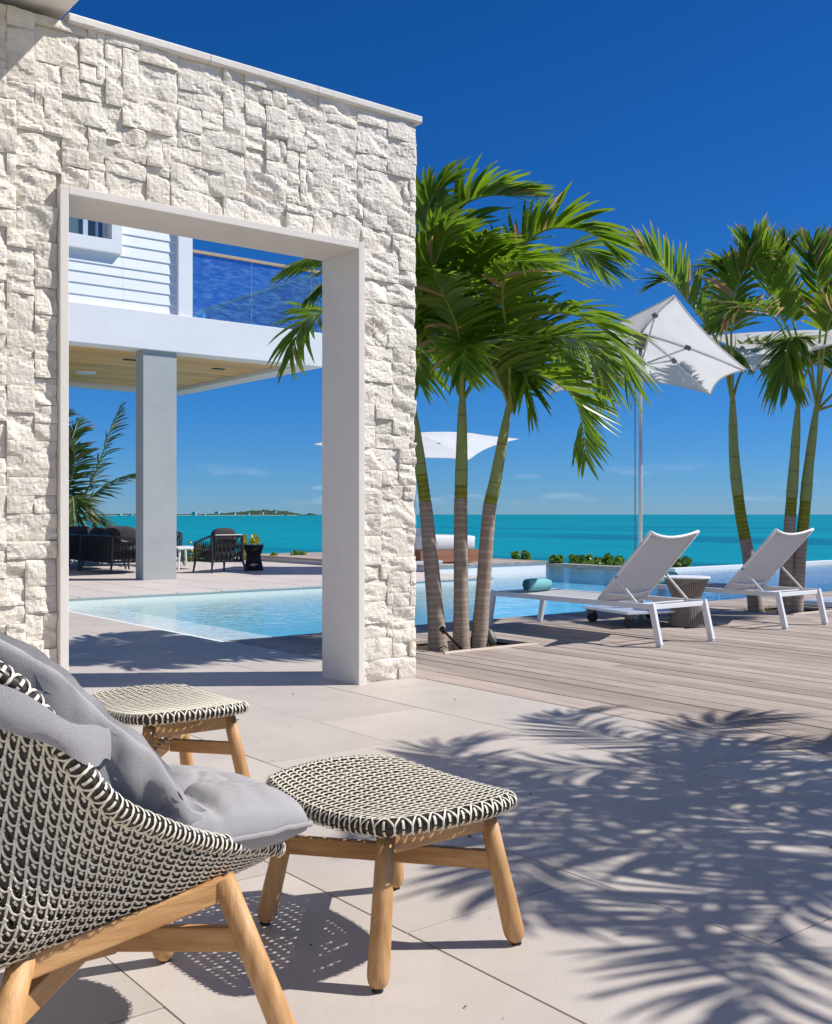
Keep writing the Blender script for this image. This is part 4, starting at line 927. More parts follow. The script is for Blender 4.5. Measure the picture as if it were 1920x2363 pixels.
# ================================================================== PARASOLS, LOUNGERS, TABLE
def parasol(label, c, hub, corners, base='plinth', slider=.62, group='white parasols', rotz=0.):
    """c: ground point of the pole; hub: hub point; corners: rib ends in order round the canopy"""
    c = Vector(c); hub = Vector(hub); corners = [Vector(k) for k in corners]; n = len(corners)
    t = thing('parasol', label, 'parasol', tuple(c), 0, group)
    q = MB(); NU, NV = 12, 12
    def ribpt(k, u): p = hub.lerp(corners[k], u); p.z += .10 * u * (1 - u); return p
    for k in range(n):
        k2 = (k + 1) % n; P = []
        for j in range(NV + 1):
            v = j / NV; row = []
            for i in range(NU + 1):
                u = i / NU; a, b = ribpt(k, u), ribpt(k2, u); p = a.lerp(b, v); mid = 4 * v * (1 - v) * u * u
                p += (hub - p) * (.075 * mid); p.z -= .03 * 4 * v * (1 - v) * u * (1 - u) * 2
                row.append(p)
            P.append(row)
        q.grid(P)
    canopy = q.build('canopy', M['canvas'], t, smooth=True, weld=True)
    edge = []
    for k in range(n):
        k2 = (k + 1) % n
        for j in range(12):
            v = j / 12; p = corners[k].lerp(corners[k2], v); p = p + (hub - p) * (.075 * 4 * v * (1 - v)); edge.append(p)
    q = MB(); q.tube(edge, .007, 6, closed=True); q.build('hem', M['canvas'], canopy, origin=t.location, smooth=True)
    top = hub + Vector((0, 0, .06)); d = (hub - c).normalized()
    q = MB(); q.tube([c + Vector((0, 0, .03)), hub - Vector((0, 0, .06))], .0185, 14); q.build('pole', M['alu'], t, smooth=True)
    q = MB(); q.tube([hub - Vector((0, 0, .16)), hub - Vector((0, 0, .03))], [.05, .06], 14); q.build('hub', M['dark_metal'], t, smooth=False)
    sl_ = hub - Vector((0, 0, slider))
    q = MB(); q.tube([sl_ - Vector((0, 0, .05)), sl_ + Vector((0, 0, .03))], .034, 14); q.build('slider', M['alu'], t)
    q = MB(); off = RT * -.05; q.tube([c + off + Vector((0, 0, .3)), hub + off - Vector((0, 0, .3))], .004, 6); q.build('cord', M['dark_metal'], t)
    for k in range(n):
        dn = Vector((0, 0, .018))
        q = MB(); q.tube([ribpt(k, u) - dn for u in (.03, .25, .5, .75, .985)], [.012, .012, .011, .010, .009], 8); rb = q.build('rib', M['alu'], t, smooth=True)
        m_ = ribpt(k, .46) - dn
        q = MB(); q.tube([sl_, m_], .009, 8); q.build('strut', M['alu'], rb, origin=t.location, smooth=True)
        q = MB(); ax = (corners[k] - hub).normalized() * .035; q.bar(m_ - ax * .7, m_ + ax * .7, .036, .04); q.build('rib_bracket', M['dark_metal'], rb, origin=t.location)
    if base == 'dolly':
        Rm = Matrix.Translation(c) @ Matrix.Rotation(R(-14) + rotz, 4, 'Z')
        q = MB(); q.box(-.40, .40, -.36, .36, .125, .15, M=Rm); q.build('base_plate', M['alu'], t, bevel=.006)
        q = MB(); q.tube([c + Vector((0, 0, .15)), c + Vector((0, 0, .42))], .036, 14); q.build('pole_socket', M['alu'], t, smooth=True)
        for sx in (-1, 1):
            for sy in (-1, 1):
                w = Rm @ Vector((sx * .33, sy * .29, .05)); q = MB(); q.tube([w + FW * -.014, w + FW * .014], .05, 16); ca = q.build('caster_wheel', M['black'], t)
                q = MB(); q.box(w.x - .03, w.x + .03, w.y - .03, w.y + .03, .085, .124); q.bar(w + Vector((0, 0, .09)) + RT * -.03, w + Vector((0, 0, .05)) + RT * -.06, .02, .008); q.build('caster_fork', M['dark_metal'], ca, origin=t.location)
    else:
        q = MB(); q.box(c.x - .35, c.x + .35, c.y - .35, c.y + .35, c.z + .003, c.z + .06); q.build('base_plate', M['alu'], t, bevel=.006)
    return t
def cpts(D0, *a): return [pt(x, y, D0 + d) for x, y, d in a]
pc = Vector((7.62, 6.38, 0)); pd = 9.72
parasol('big wind-tilted white parasol on a wheeled base, its underside shown behind the near palms', pc, pt(1478, 765, pd),
        [pt(1556, 682, 8.85), pt(1722, 853, 9.3), pt(1640, 909, 10.25), pt(1450, 880, 10.75), pt(1262, 909, 10.2), pt(1300, 800, 9.25)], 'dolly', .31)
p2 = pt(1955, 1187, 11.6); p2.z = 0
parasol('white parasol at the right edge, its sunlit top crossed by palm fronds', p2, pt(1955, 762, 11.6),
        [pt(1735, 853, 10.5), pt(1632, 776, 11.9), pt(1850, 768, 12.6), pt(2090, 772, 12.4), pt(2220, 790, 11.4), pt(2000, 772, 10.3)], 'plinth')
p3 = pt(958, 1187, 19.0); p3.z = .12
parasol('distant white parasol over the daybed platform beyond the stone wall end', p3, pt(958, 999, 19.0),
        [pt(1195, 1013, 19.0), pt(1083, 1060, 17.6), pt(840, 1062, 17.6), pt(725, 1026, 19.0), pt(830, 1000, 20.6), pt(1090, 1000, 20.6)], 'plinth', .55)
p4 = Vector((6.85, .72, 0)); h4 = Vector((6.85, .72, 2.55)); cs = []
for k in range(6): a_ = k * math.pi / 3 + 2.6; cs.append(h4 + Vector((1.15 * math.cos(a_), 1.15 * math.sin(a_), -.38 + .1 * math.cos(k * 2.1))))
parasol('white parasol right of the frame, its shadow tip lying on the deck', p4, h4, cs, 'plinth')

def lounger(label, loc):
    t = thing('sun_lounger', label, 'sun lounger', loc, 0, 'white sling sun loungers on the deck'); O = Vector((0, 0, 0)); W = .675; L_ = 1.86
    m_ = M['white_metal']; zr = .30
    q = MB()
    for x in (0.02, W - .02): q.bar((x, .03, zr), (x, L_ - .03, zr), .028, .042)
    q.bar((.02, .045, zr - .004), (W - .02, .045, zr - .004), .03, .036); q.bar((.02, L_ - .04, zr), (W - .02, L_ - .04, zr), .03, .036); q.bar((.02, .62, zr - .01), (W - .02, .62, zr - .01), .022, .022); q.bar((.034, .22, zr + .005), (W - .034, .22, zr + .005), .016, .012)
    q.build('frame', m_, t, origin=O, bevel=.004)
    for x in (.02, W - .02):
        for a, b in (((x, -.03, .012), (x, .045, zr + .021)), ((x, L_ + .02, .012), (x, L_ - .045, zr + .021))):
            q = MB(); q.bar(a, b, .03, .05, up=(0, 1, 0)); q.build('leg', m_, t, origin=O, bevel=.004)
            q = MB(); q.box(a[0] - .013, a[0] + .013, a[1] - .02, a[1] + .02, 0, .02); q.build('foot', M['dark_metal'] if 0 else M['alu'], t, origin=O)
    # seat sling
    P = []
    for i in range(13):
        y = .60 + (L_ - .05 - .60) * i / 12; P.append([(.034 + (W - .068) * j / 8, y, zr + .016 - .028 * (1 - (j / 4 - 1) ** 2) * (.4 + .6 * math.sin(math.pi * i / 12))) for j in range(9)])
    q = MB(); q.grid(P); P2 = [[(x, y, z - .004) for x, y, z in r_] for r_ in P]; q.grid(P2); q.build('seat_sling', M['mesh'], t, origin=O, smooth=True)
    # backrest
    pv = Vector((0, .60, .325)); tp = Vector((0, .075, .865)); br = []
    q = MB()
    for x in (.045, W - .045): q.tube([Vector((x, 0, 0)) + pv, Vector((x, 0, 0)) + tp], .0125, 8)
    up_ = [Vector((.045 + (W - .09) * j / 10, 0, 0)) + tp + Vector((0, .03, -.045)) * (1 - (j / 5 - 1) ** 2) for j in range(11)]
    q.tube(up_, .0125, 8); lo = [Vector((.045 + (W - .09) * j / 10, 0, 0)) + pv.lerp(tp, .10) + Vector((0, -.02, -.03)) * (1 - (j / 5 - 1) ** 2) for j in range(11)]; q.tube(lo, .010, 8)
    b_ = q.build('backrest_frame', m_, t, origin=O, smooth=True)
    P = []
    for i in range(13):
        s_ = i / 12; P.append([Vector((.05 + (W - .10) * j / 10, 0, 0)) + pv.lerp(tp, s_) + Vector((0, .03, -.040)) * (1 - (j / 5 - 1) ** 2) for j in range(11)])
    q = MB(); q.grid(P); q.grid([[p_ + Vector((0, -.003, -.003)) for p_ in r_] for r_ in P]); q.build('backrest_sling', M['mesh'], t, origin=O, smooth=True)
    for x in (.03, W - .03):
        q = MB(); q.bar((x, .405, .505), (x, .20, .318), .008, .018); q.build('backrest_stay', m_, t, origin=O)
        q = MB(); q.tube([(x - .006, .405, .505), (x + .006, .405, .505)], .009, 10); q.build('bolt', M['dark_metal'], t, origin=O)
    return t
lounger('near white sling lounger with an aqua towel roll, beside the palms', (6.355, 5.185, 0))
lounger('far white sling lounger in front of the right-hand palms', (8.205, 5.315, 0))
def towel(label, c, Ln, r):
    t = thing('rolled_towel', label, 'towel', tuple(c), 0, 'aqua towel rolls'); P = []; N_ = 90; turns = 3.2
    pts_ = []
    for i in range(N_ + 1):
        a = 2 * math.pi * turns * i / N_; rr = .008 + (r - .008) * i / N_; pts_.append((rr * math.cos(a), rr * math.sin(a)))
    q = MB(); rows = []
    for k in range(13):
        x = -Ln / 2 + Ln * k / 12; e = 1 - .09 * abs(k / 6 - 1) ** 6; rows.append([(x, u * e, v * e * .97) for u, v in pts_])
    q.grid(rows); q.grid([[(x, u * .9, v * .9) for x, u, v in r_] for r_ in rows]); o = q.build('roll', M['towel'], t, origin=(0, 0, 0), smooth=True)
    q = MB(); q.tube([(-Ln / 2 + .012, 0, 0), (Ln / 2 - .012, 0, 0)], r * .9, 24); q.build('inner_folds', M['towel'], t, origin=(0, 0, 0)); return t
towel('aqua rolled towel on the near lounger', (6.80, 6.88, .305 + .06), .28, .062)
towel('aqua rolled towel on the far lounger, half hidden by the near backrest', (8.40, 6.72, .305 + .065), .30, .066)
rope_table('side_table', 'taupe rope side table with white top between the loungers', (7.78, 5.99, 0), .21, .112, .158, .445, .27, 54, M['white_metal'], M['rope'], .0075)

# ================================================================== WOVEN CHAIR AND OTTOMANS
class Surf:
    """sampled surface (u,v in 0..1) with normals, for laying fibre along it"""
    def __init__(s, f, nu=90, nv=90, flip=False, closed_u=False):
        U = np.linspace(0, 1, nu + 1); V = np.linspace(0, 1, nv + 1)
        s.P = np.array([[f(u, v) for v in V] for u in U], dtype=float); s.nu, s.nv = nu, nv
        if closed_u:
            E_ = np.concatenate([s.P[-2:-1], s.P, s.P[1:2]], 0); du = E_[2:] - E_[:-2]
        else: du = np.gradient(s.P, axis=0)
        dv = np.gradient(s.P, axis=1); n = np.cross(du, dv); n /= np.linalg.norm(n, axis=2, keepdims=True) + 1e-12
        s.N = -n if flip else n
    def at(s, u, v):
        u = np.clip(u, 0, 1) * s.nu; v = np.clip(v, 0, 1) * s.nv; i = np.minimum(u.astype(int), s.nu - 1); j = np.minimum(v.astype(int), s.nv - 1); a = (u - i)[..., None]; b = (v - j)[..., None]
        mix = lambda G: G[i, j] * (1 - a) * (1 - b) + G[i + 1, j] * a * (1 - b) + G[i, j + 1] * (1 - a) * b + G[i + 1, j + 1] * a * b
        n = mix(s.N); return mix(s.P), n / (np.linalg.norm(n, axis=-1, keepdims=True) + 1e-12)
def ribbons(surf, U, V, width, off, thick=.0012):
    """U,V arrays [count, K]: flat tapes lying on the surface; returns verts, faces"""
    P, N_ = surf.at(U, V); K = U.shape[1]
    if np.ndim(off) == 0: off = np.full(K, off)
    P = P + N_ * np.asarray(off)[None, :, None]
    T = np.gradient(P, axis=1); T /= np.linalg.norm(T, axis=2, keepdims=True) + 1e-12
    S = np.cross(T, N_); S /= np.linalg.norm(S, axis=2, keepdims=True) + 1e-12
    a = P - S * (width / 2); b = P + N_ * thick; c = P + S * (width / 2)
    vs = np.stack([a, b, c], axis=2).reshape(-1, 3); cnt = U.shape[0]
    idx = (np.arange(cnt)[:, None] * K + np.arange(K - 1)[None, :]).reshape(-1) * 3
    f = np.concatenate([np.stack([idx, idx + 3, idx + 4, idx + 1], 1), np.stack([idx + 1, idx + 4, idx + 5, idx + 2], 1)])
    return vs, f
def weave(surf, nc, nr, parent, origin, wl=.0044, wd=.0130, mask=None, rim=False):
    """nc columns across u, nr rows along v: cream columns and arcs, dark rings, cream dashes in each eye"""
    cu, cv = 1. / nc, 1. / nr; lv, lf, dv_, df = [], [], [], []
    def push(vl, fl, r_):
        v, f = r_; n_ = sum(len(x) for x in vl); vl.append(v); fl.append(f + n_)
    I, J = np.meshgrid(np.arange(nc), np.arange(nr), indexing='ij'); I = I.ravel(); J = J.ravel()
    # strands never sit quite evenly
    rs = np.random.RandomState(nc * 7 + nr); I = I + rs.normal(0, .022, I.shape); J = J + rs.normal(0, .055, J.shape)
    k7 = np.linspace(0, 1, 7); dip = np.sin(np.pi * k7) ** .7
    # columns
    C = np.arange(nc + 1); kk = nr * 2 + 1; Vc = np.tile(np.linspace(0, 1, kk), (len(C), 1)); Uc = np.tile((C * cu)[:, None], (1, kk))
    push(lv, lf, ribbons(surf, Uc, Vc, wl, .0012))
    # cream arc under each eye, dark arc over and under it
    U = (I[:, None] + k7[None, :]) * cu; V = (J[:, None] + .02 + .42 * dip[None, :]) * cv; push(lv, lf, ribbons(surf, U, V, wl * .82, .0016 + .0014 * np.abs(np.cos(np.pi * k7))))
    V = (J[:, None] + 1.0 - .42 * dip[None, :]) * cv; push(dv_, df, ribbons(surf, U, V, wd, -.0008))
    U2 = (I[:, None] + .10 + .80 * k7[None, :]) * cu; V = (J[:, None] + .16 + .40 * dip[None, :]) * cv; push(dv_, df, ribbons(surf, U2, V, wd * .9, -.0022))
    # knots on the columns
    K_ = np.linspace(-.13, .13, 3); U = (I[:, None] + K_[None, :] * 1.2) * cu; V = (J[:, None] + .02 - K_[None, :] * .25) * cv; push(lv, lf, ribbons(surf, U, V, wl * .7, .0030))
    # dash in the eye
    K_ = np.linspace(-.15, .15, 2); U = (I[:, None] + .5 + K_[None, :]) * cu; V = (J[:, None] + .74 - K_[None, :] * .5) * cv; push(lv, lf, ribbons(surf, U, V, wl * .9, .0004))
    for nm, vv, ff, mm in (('cream_fibre', lv, lf, 'tape_light'), ('dark_fibre', dv_, df, 'tape_dark')):
        me = bpy.data.meshes.new(nm); v = np.concatenate(vv) - np.array(origin); f = np.concatenate(ff)
        me.vertices.add(len(v)); me.vertices.foreach_set('co', v.ravel().astype(np.float32)); me.loops.add(f.size); me.loops.foreach_set('vertex_index', f.ravel().astype(np.int32))
        me.polygons.add(len(f)); me.polygons.foreach_set('loop_start', np.arange(0, f.size, 4, dtype=np.int32)); me.polygons.foreach_set('use_smooth', np.ones(len(f), dtype=bool)); me.update(calc_edges=True); me.validate()
        me.materials.append(M[mm]); o = bpy.data.objects.new(nm, me); col.objects.link(o); o.parent = parent; o['kind'] = 'stuff'
def rim_weave(path, normals, r, parent, origin, pitch=.034, a0=-1.75, a1=1.75, name='rim'):
    """rolled edge: dark core tube, crossing cream loops round its outer side. path closed list, normals: outward"""
    k = len(path); P = np.array([tuple(p) for p in path]); Nn = np.array([tuple(n_) for n_ in normals]); Nn /= np.linalg.norm(Nn, axis=1, keepdims=True)
    T = np.roll(P, -1, 0) - np.roll(P, 1, 0); T /= np.linalg.norm(T, axis=1, keepdims=True); Nn = Nn - T * (Nn * T).sum(1, keepdims=True); Nn /= np.linalg.norm(Nn, axis=1, keepdims=True); B = np.cross(T, Nn)
    q = MB(); q.tube(path, r * .86, 12, closed=True); q.build(name + '_core', M['tape_dark'], parent, origin=origin, smooth=True)
    seg = np.linalg.norm(np.roll(P, -1, 0) - P, axis=1); S = np.concatenate([[0], np.cumsum(seg)]); L = S[-1]; n = max(8, int(round(L / pitch)))
    def at(s, a):
        s = np.mod(s, L); i = np.clip(np.searchsorted(S, s, side='right') - 1, 0, k - 1); f = ((s - S[i]) / seg[i])[..., None]; j = (i + 1) % k
        mix = lambda G: G[i] * (1 - f) + G[j] * f
        n_ = mix(Nn) * np.cos(a)[..., None] + mix(B) * np.sin(a)[..., None]; n_ /= np.linalg.norm(n_, axis=-1, keepdims=True); return mix(P) + n_ * r, n_
    I = np.arange(n) * (L / n); h = L / n; kk = np.linspace(0, 1, 11); vs, fs = [], []
    class D: pass
    def tape(Sx, Ax, w, off):
        p, n_ = at(Sx, Ax); p = p + n_ * off; t_ = np.gradient(p, axis=1); t_ /= np.linalg.norm(t_, axis=2, keepdims=True) + 1e-12; s_ = np.cross(t_, n_); s_ /= np.linalg.norm(s_, axis=2, keepdims=True) + 1e-12
        v = np.stack([p - s_ * w / 2, p + n_ * .001, p + s_ * w / 2], axis=2).reshape(-1, 3); K = Sx.shape[1]; cnt = Sx.shape[0]
        idx = (np.arange(cnt)[:, None] * K + np.arange(K - 1)[None, :]).reshape(-1) * 3; f = np.concatenate([np.stack([idx, idx + 3, idx + 4, idx + 1], 1), np.stack([idx + 1, idx + 4, idx + 5, idx + 2], 1)])
        n0 = sum(len(x) for x in vs); vs.append(v); fs.append(f + n0)
    A = np.tile(a0 + (a1 - a0) * kk, (n, 1)); sw = np.sin(np.pi * kk)
    tape(I[:, None] + h * .52 * sw[None, :], A, .0041, .0012); tape(I[:, None] - h * .52 * sw[None, :] + h, A, .0041, .0020)
    k3 = np.linspace(0, 1, 4); A3 = np.tile(-.95 + 1.0 * k3, (n, 1)); tape(I[:, None] + h * .98 + 0 * A3, A3, .0055, .0004); A3 = np.tile(.25 + .8 * k3, (n, 1)); tape(I[:, None] + h * .98 + 0 * A3, A3, .0055, .0004)
    me = bpy.data.meshes.new(name + '_loops'); v = np.concatenate(vs) - np.array(origin); f = np.concatenate(fs); me.from_pydata(v.tolist(), [], f.tolist()); me.materials.append(M['tape_light']); me.polygons.foreach_set('use_smooth', [True] * len(me.polygons)); me.update()
    o = bpy.data.objects.new(name + '_loops', me); col.objects.link(o); o.parent = parent; o['kind'] = 'stuff'

def round_leg(t, a, b, r0, r1, O):
    """turned teak leg from foot a to top b with a rounded end"""
    a = Vector(a); b = Vector(b); d = (b - a); ln = d.length; d.normalize(); q = MB(); rs = [(.0, .35), (.004, .62), (.011, .84), (.022, .97), (.034, 1.0)]
    q.tube([a + d * (.001 + s_) for s_, _ in rs] + [a + d * ln * .5, b], [r0 * k for _, k in rs] + [(r0 + r1) / 2, r1], 18); l = q.build('leg', M['teak'], t, origin=O, smooth=True)
    q = MB(); q.tube([Vector((a.x, a.y, 0)), a + d * .008], r0 * .5, 12); q.build('glide', M['foot'], l, origin=O)

def ottoman(label, loc, seed):
    t = thing('woven_ottoman', label, 'ottoman', loc, 0, 'woven ottomans with teak legs'); O = Vector((0, 0, 0)); A, B = .208, .282; zs = .352
    def top(u, v):
        x, y = 2 * u - 1, 2 * v - 1; X = A * x * math.sqrt(1 - .23 * y * y); Y = B * y * math.sqrt(1 - .30 * x * x)
        return (X, Y, zs + .016 * y * y - .006 * x * x - .006)
    weave(Surf(top, 60, 60), 15, 27, t, (0, 0, 0))
    path, nr_ = [], []
    K = 160
    for i in range(K):
        a = 2 * math.pi * i / K; c_, s_ = math.cos(a), math.sin(a); m_ = max(abs(c_), abs(s_)); x, y = c_ / m_, s_ / m_
        p = Vector(top((x + 1) / 2, (y + 1) / 2)); path.append(p + Vector((0, 0, -.0165)))
    # smooth the outline so the corners are round
    for _ in range(3): path = [(path[i - 1] + path[i] * 2 + path[(i + 1) % K]) / 4 for i in range(K)]
    rim_weave(path, [Vector((p.x / A ** 2, p.y / B ** 2, 0)) for p in path], .0185, t, O, a0=-1.6, a1=1.9)
    for sx in (-1, 1):
        for sy in (-1, 1): round_leg(t, (sx * .200, sy * .234, .004), (sx * .142, sy * .188, .325), .0245, .0205, O)
    for sy in (-1, 1):
        q = MB(); q.bar((-.150, sy * .190, .292), (.150, sy * .190, .292), .022, .05); q.build('apron', M['teak_x'], t, origin=O, bevel=.004)
    for i, sg in enumerate((-1, 1)):
        q = MB(); z = .196
        if sg > 0: q.bar((-.165, -.205, z), (.165, .205, z), .022, .044)
        else: q.bar((-.165, .205, z + .0), (-.012, .015, z), .0215, .0435); q.bar((.012, -.015, z), (.165, -.205, z), .0215, .0435)
        q.build('cross_stretcher', M['teak_x'], t, origin=O, bevel=.004) if sg > 0 else None
        if sg < 0:
            for a_, b_ in (((-.165, .205, z), (-.012, .015, z)), ((.012, -.015, z), (.165, -.205, z))):
                q = MB(); q.bar(a_, b_, .0215, .0435); q.build('cross_stretcher', M['teak_x'], t, origin=O, bevel=.004)
    return t
ottoman('nearer woven ottoman with teak legs right of the lounge chair', (1.512, 2.036, 0), 1)
ottoman('farther woven ottoman behind the lounge chair cushion', (1.605, 3.46, 0), 2)

# ---- lounge chair: woven winged shell on a teak frame, grey cushions
CY = 1.947
ch = thing('lounge_chair', 'woven cream and brown lounge chair with grey cushions and teak legs in the foreground', 'armchair', (.75, CY, 0)); O = Vector((0, 0, 0)); CO = Vector(ch.location)
ST = [((1.112, 1.90, .325), (1.105, 1.905, .315), (1.10, 1.912, .31), (1.10, .308)), ((1.084, 1.83, .337), (1.07, 1.835, .325), (1.06, 1.86, .315), (1.05, .31)), ((1.03, 1.785, .365), (1.015, 1.785, .345), (1.0, 1.82, .318), (.99, .308)),
      ((.927, 1.735, .397), (.92, 1.74, .37), (.91, 1.79, .315), (.90, .30)), ((.838, 1.69, .435), (.83, 1.70, .40), (.81, 1.775, .303), (.80, .29)), ((.755, 1.645, .48), (.735, 1.69, .409), (.71, 1.77, .289), (.70, .28)),
      ((.665, 1.60, .535), (.66, 1.685, .385), (.63, 1.765, .28), (.62, .272)), ((.609, 1.58, .592), (.60, 1.68, .362), (.56, 1.76, .275), (.54, .268)), ((.557, 1.578, .667), (.54, 1.67, .345), (.49, 1.755, .275), (.46, .27)),
      ((.516, 1.58, .727), (.48, 1.665, .37), (.42, 1.75, .31), (.39, .31)), ((.476, 1.585, .767), (.42, 1.66, .46), (.36, 1.76, .42), (.34, .42)), ((.42, 1.61, .80), (.36, 1.69, .60), (.31, 1.80, .57), (.30, .57)),
      ((.36, 1.68, .82), (.31, 1.74, .72), (.275, 1.84, .71), (.27, .71)), ((.30, 1.80, .83), (.28, 1.83, .79), (.265, 1.88, .79), (.262, .79)), ((.27, 1.90, .835), (.267, 1.91, .82), (.262, 1.92, .82), (.26, .82))]
def mir(p): return Vector((p[0], 2 * CY - p[1], p[2]))
acc = [0]
for a_, b_ in zip(ST[:-1], ST[1:]): acc.append(acc[-1] + (Vector(a_[0]) - Vector(b_[0])).length * .5 + (Vector(a_[1]) - Vector(b_[1])).length * .5)
acc = [a_ / acc[-1] for a_ in acc]
NUS = 150; dense = []
cols4 = [[Vector(s_[k]) if k < 3 else Vector((s_[3][0], CY, s_[3][1])) for s_ in ST] for k in range(4)]
def samp(pts_, u):
    i = min(max(int(np.searchsorted(acc, u, side='right')) - 1, 0), len(acc) - 2); f = (u - acc[i]) / (acc[i + 1] - acc[i]); n_ = len(pts_)
    a, b, c, d = pts_[max(i - 1, 0)], pts_[i], pts_[i + 1], pts_[min(i + 2, n_ - 1)]
    return .5 * ((2 * b) + (c - a) * f + (2 * a - 5 * b + 4 * c - d) * f * f + (3 * b - a - 3 * c + d) * f ** 3)
sec_cache = {}
def shell(u, v):
    if u not in sec_cache:
        r_, c_, b_, m_ = (samp(c4, u) for c4 in cols4); ctrl = [r_, r_.lerp(c_, .5), c_, b_, m_, mir(b_), mir(c_), mir(r_).lerp(mir(c_), .5), mir(r_)]
        cv = catmull(ctrl, 121); d = np.concatenate([[0], np.cumsum([(cv[i + 1] - cv[i]).length for i in range(120)])]); sec_cache[u] = (np.array([tuple(p) for p in cv]), d / d[-1])
    cv, d = sec_cache[u]; return tuple(np.interp(v, d, cv[:, k]) for k in range(3))
weave(Surf(shell, NUS, 140), 50, 54, ch, CO)
near = [samp(cols4[0], u) for u in np.linspace(0, 1, 90)]; rimp = near + [mir(p) for p in reversed(near)]
rimp = [Vector(p) for p in rimp]
# even spacing round the rim
dd = np.concatenate([[0], np.cumsum([(rimp[(i + 1) % len(rimp)] - rimp[i]).length for i in range(len(rimp))])]); arr = np.array([tuple(p) for p in rimp + [rimp[0]]])
rimp = [Vector([float(np.interp(s_, dd, arr[:, k])) for k in range(3)]) for s_ in np.linspace(0, dd[-1], 241)[:-1]]
rim_weave(rimp, [Vector((p.x - .72, p.y - CY, 0)).normalized() + Vector((0, 0, .55)) for p in rimp], .0165, ch, CO, pitch=.030, a0=-1.9, a1=1.9)
for sg in (1, -1):
    fy = lambda y: CY + (y - CY) * sg
    round_leg(ch, (1.03, fy(1.672), .004), (.922, fy(1.748), .335), .0245, .0215, CO)
    round_leg(ch, (.455, fy(1.665), .004), (.565, fy(1.745), .30), .0245, .0215, CO)
    q = MB(); q.bar((.56, fy(1.742), .268), (.925, fy(1.747), .318), .022, .042); q.build('apron', M['teak_x'], ch, origin=CO, bevel=.004)
    q = MB(); q.bar((.955, fy(1.722), .225), (.765, fy(1.935), .205), .022, .045); q.build('cross_stretcher', M['teak_x'], ch, origin=CO, bevel=.004)
    q = MB(); q.bar((.52, fy(1.715), .195), (.745, fy(1.935), .205), .022, .045); q.build('cross_stretcher', M['teak_x'], ch, origin=CO, bevel=.004)
q = MB(); q.bar((.755, 1.90, .205), (.755, 1.994, .205), .06, .047); q.build('stretcher_joint', M['teak_x'], ch, origin=CO, bevel=.004)

def wrinkle(p, amp, so): return amp * (noise.noise(p * 9 + so) - 1.1 * max(0, 1 - abs(noise.noise(Vector((p.x * 10, p.y * 7, p.z * 6)) + so)) * 9) ** 1.5 * .8 + .6 * noise.noise(Vector((p.x * 26, p.y * 15, p.z * 15)) + so) + .3 * noise.noise(p * 60 + so))
# seat cushion, tufted in four
q = MB(); NU, NV = 64, 64; so = Vector((3, 1, 7)); top_, bot_ = [], []
def seat_xy(a, b):
    x, y = 2 * a - 1, 2 * b - 1; X = x * math.sqrt(1 - .20 * y * y); Y = y * math.sqrt(1 - .26 * x * x)
    return .885 + .255 * X, CY + (.222 + .005 * X) * Y, x, y
for i in range(NU + 1):
    tr_, br_ = [], []
    for j in range(NV + 1):
        X, Y, x, y = seat_xy(i / NU, j / NV); ed = (1 - abs(x) ** 2.6) * (1 - abs(y) ** 2.6); th = max(ed, 0) ** .30
        base = .398 - .008 * x + .012 * y * y
        tuft = .026 * math.exp(-((x - .12) / .06) ** 2) * (1 - abs(y)) ** .3 + .026 * math.exp(-(y / .05) ** 2) * (1 - abs(x)) ** .3 + .022 * math.exp(-(((x - .12) / .16) ** 2 + (y / .13) ** 2))
        p = Vector((X, Y, 0)); lip = .007 * noise.noise(Vector((X * 22, Y * 22, 3))) * max(0, 1 - ed * 9)
        tr_.append((X, Y, base + .078 * th - tuft * th + wrinkle(p, .009, so) * th + lip)); br_.append((X, Y, base - .052 * th + lip))
    top_.append(tr_); bot_.append(br_)
q.grid(top_); q.grid([r_[::-1] for r_ in bot_]); seat = q.build('seat_cushion', M['cushion'], ch, origin=CO, smooth=True, weld=True)
rim_s = [top_[i][0] for i in range(NU)] + [top_[NU][j] for j in range(NV)] + [top_[i][NV] for i in range(NU, 0, -1)] + [top_[0][j] for j in range(NV, 0, -1)]
out_ = []
for p in rim_s: v = Vector((p[0] - .885, p[1] - CY, 0)).normalized(); out_.append(Vector(p) + v * .004 + Vector((0, 0, .002 * noise.noise(Vector(p) * 40))))
q = MB(); q.tube(out_, .0055, 6, closed=True, flat=.5); q.build('seam', M['cushion'], seat, origin=CO, smooth=True)
# back cushion wrapping the wings
BK = [((.93, 1.775), .40, .425, .012), ((.85, 1.735), .39, .478, .036), ((.76, 1.705), .39, .60, .05), ((.665, 1.675), .39, .675, .056), ((.585, 1.65), .40, .755, .058), ((.49, 1.665), .38, .82, .06), ((.41, 1.74), .42, .86, .06), ((.375, 1.85), .43, .875, .06), ((.37, CY), .43, .88, .06)]
full = BK + [((p[0], 2 * CY - p[1]), a_, b_, c_) for p, a_, b_, c_ in reversed(BK[:-1])]
NS = 110; so = Vector((11, 4, 2)); rows = []; ridge_ = []
pc_ = catmull([Vector((p[0][0], p[0][1], 0)) for p in full], NS); par = np.linspace(0, len(full) - 1, NS); zb_ = np.interp(par, range(len(full)), [p[1] for p in full]); zt_ = np.interp(par, range(len(full)), [p[2] for p in full]); th_ = np.interp(par, range(len(full)), [p[3] for p in full])
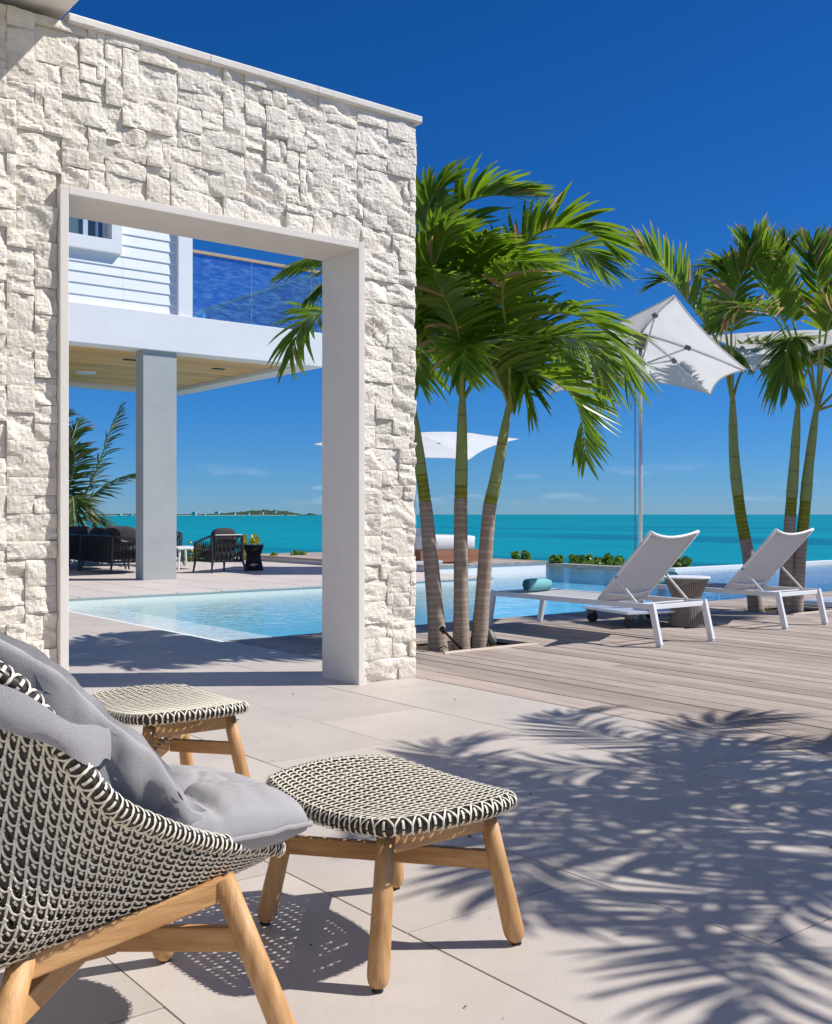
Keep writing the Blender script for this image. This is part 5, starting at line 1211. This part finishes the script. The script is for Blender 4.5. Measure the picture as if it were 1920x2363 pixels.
for i in range(NS):
    T = (pc_[min(i + 1, NS - 1)] - pc_[max(i - 1, 0)]).normalized(); S = Vector((-T.y, T.x, 0)); row = []; K = 36
    for k in range(K):
        a_ = 2 * math.pi * k / K; s_ = (1 - math.cos(a_)) / 2; lens = abs(math.sin(a_)) ** .8 * (1 if math.sin(a_) >= 0 else -1)
        z = zb_[i] + (zt_[i] - zb_[i]) * s_; p = pc_[i] + S * (lens * th_[i] * (.55 if lens > 0 else 1.0) - .125 * (1 - s_) * min(1, (zt_[i] - zb_[i]) / .25)) + Vector((0, 0, z))
        p += S * (wrinkle(p, .017, so) * abs(lens)) + Vector((0, 0, .006 * noise.noise(Vector((i * .35, 2, 0))) * s_))
        row.append(p)
    rows.append(row); ridge_.append(pc_[i] + Vector((0, 0, zt_[i] + .006 * noise.noise(Vector((i * .35, 2, 0))))) + S * (.006 * math.sin(i * .9)))
q = MB()
vs = [p for r_ in rows for p in r_]; K = 36
fs = [(i * K + k, (i + 1) * K + k, (i + 1) * K + (k + 1) % K, i * K + (k + 1) % K) for i in range(NS - 1) for k in range(K)] + [tuple(range(K)), tuple(range((NS - 1) * K + K - 1, (NS - 1) * K - 1, -1))]
q.add(vs, fs); bc = q.build('back_cushion', M['cushion'], ch, origin=CO, smooth=True)
P = [[p + Vector((0, 0, -.006)), p + Vector((.0, .0, .012)) + Vector((.004 * math.sin(i * 1.3), .004 * math.cos(i * .8), 0))] for i, p in enumerate(ridge_)]
q = MB(); q.grid(P); q.grid([[a_ + Vector((.003, .003, 0)), b_ + Vector((.002, .002, 0))] for a_, b_ in P]); q.build('seam_flange', M['cushion'], bc, origin=CO, smooth=True)
# strap buttoned over the rim
sp_ = catmull([(.74, 1.78, .59), (.70, 1.715, .615), (.655, 1.64, .635), (.62, 1.585, .645), (.575, 1.556, .663), (.52, 1.552, .70), (.46, 1.56, .73), (.40, 1.59, .755)], 26)
P = []
for i, p in enumerate(sp_):
    w_ = .028 + .004 * math.sin(i * .7); P.append([p + Vector((0, -.004, w_)), p + Vector((-.002, -.010, w_ * .3)), p + Vector((-.002, -.009, -w_ * .4)), p + Vector((0, -.002, -w_))])
q = MB(); q.grid(P); q.grid([[p + Vector((.002, .005, 0)) for p in r_] for r_ in P]); q.build('strap', M['cushion'], bc, origin=CO, smooth=True)

# ---- wind-blown grit and leaf crumbs on the terrace and deck
rnd = random.Random(77); q = MB()
for i in range(150):
    x, y = (rnd.uniform(.9, 4.0), rnd.uniform(1.5, 6.8)) if i % 3 else (rnd.uniform(4.2, 9), rnd.uniform(2.8, 7.2))
    r_ = rnd.uniform(.0012, .0035) * (2.2 if rnd.random() < .12 else 1); a_ = rnd.uniform(0, 6.28); z = .003
    q.add([(x + r_ * math.cos(a_ + k * 1.257) * (1 + (k % 2) * .5), y + r_ * math.sin(a_ + k * 1.257), z) for k in range(5)] + [(x, y, z + r_ * .6)], [(k, (k + 1) % 5, 5) for k in range(5)])
tag(q.build('leaf_crumbs', mat('dry_leaf_crumbs', (.14, .10, .06), .9, noise_s=30)), 'dark specks of dry leaf scattered over the terrace and deck', 'debris', kind='stuff')
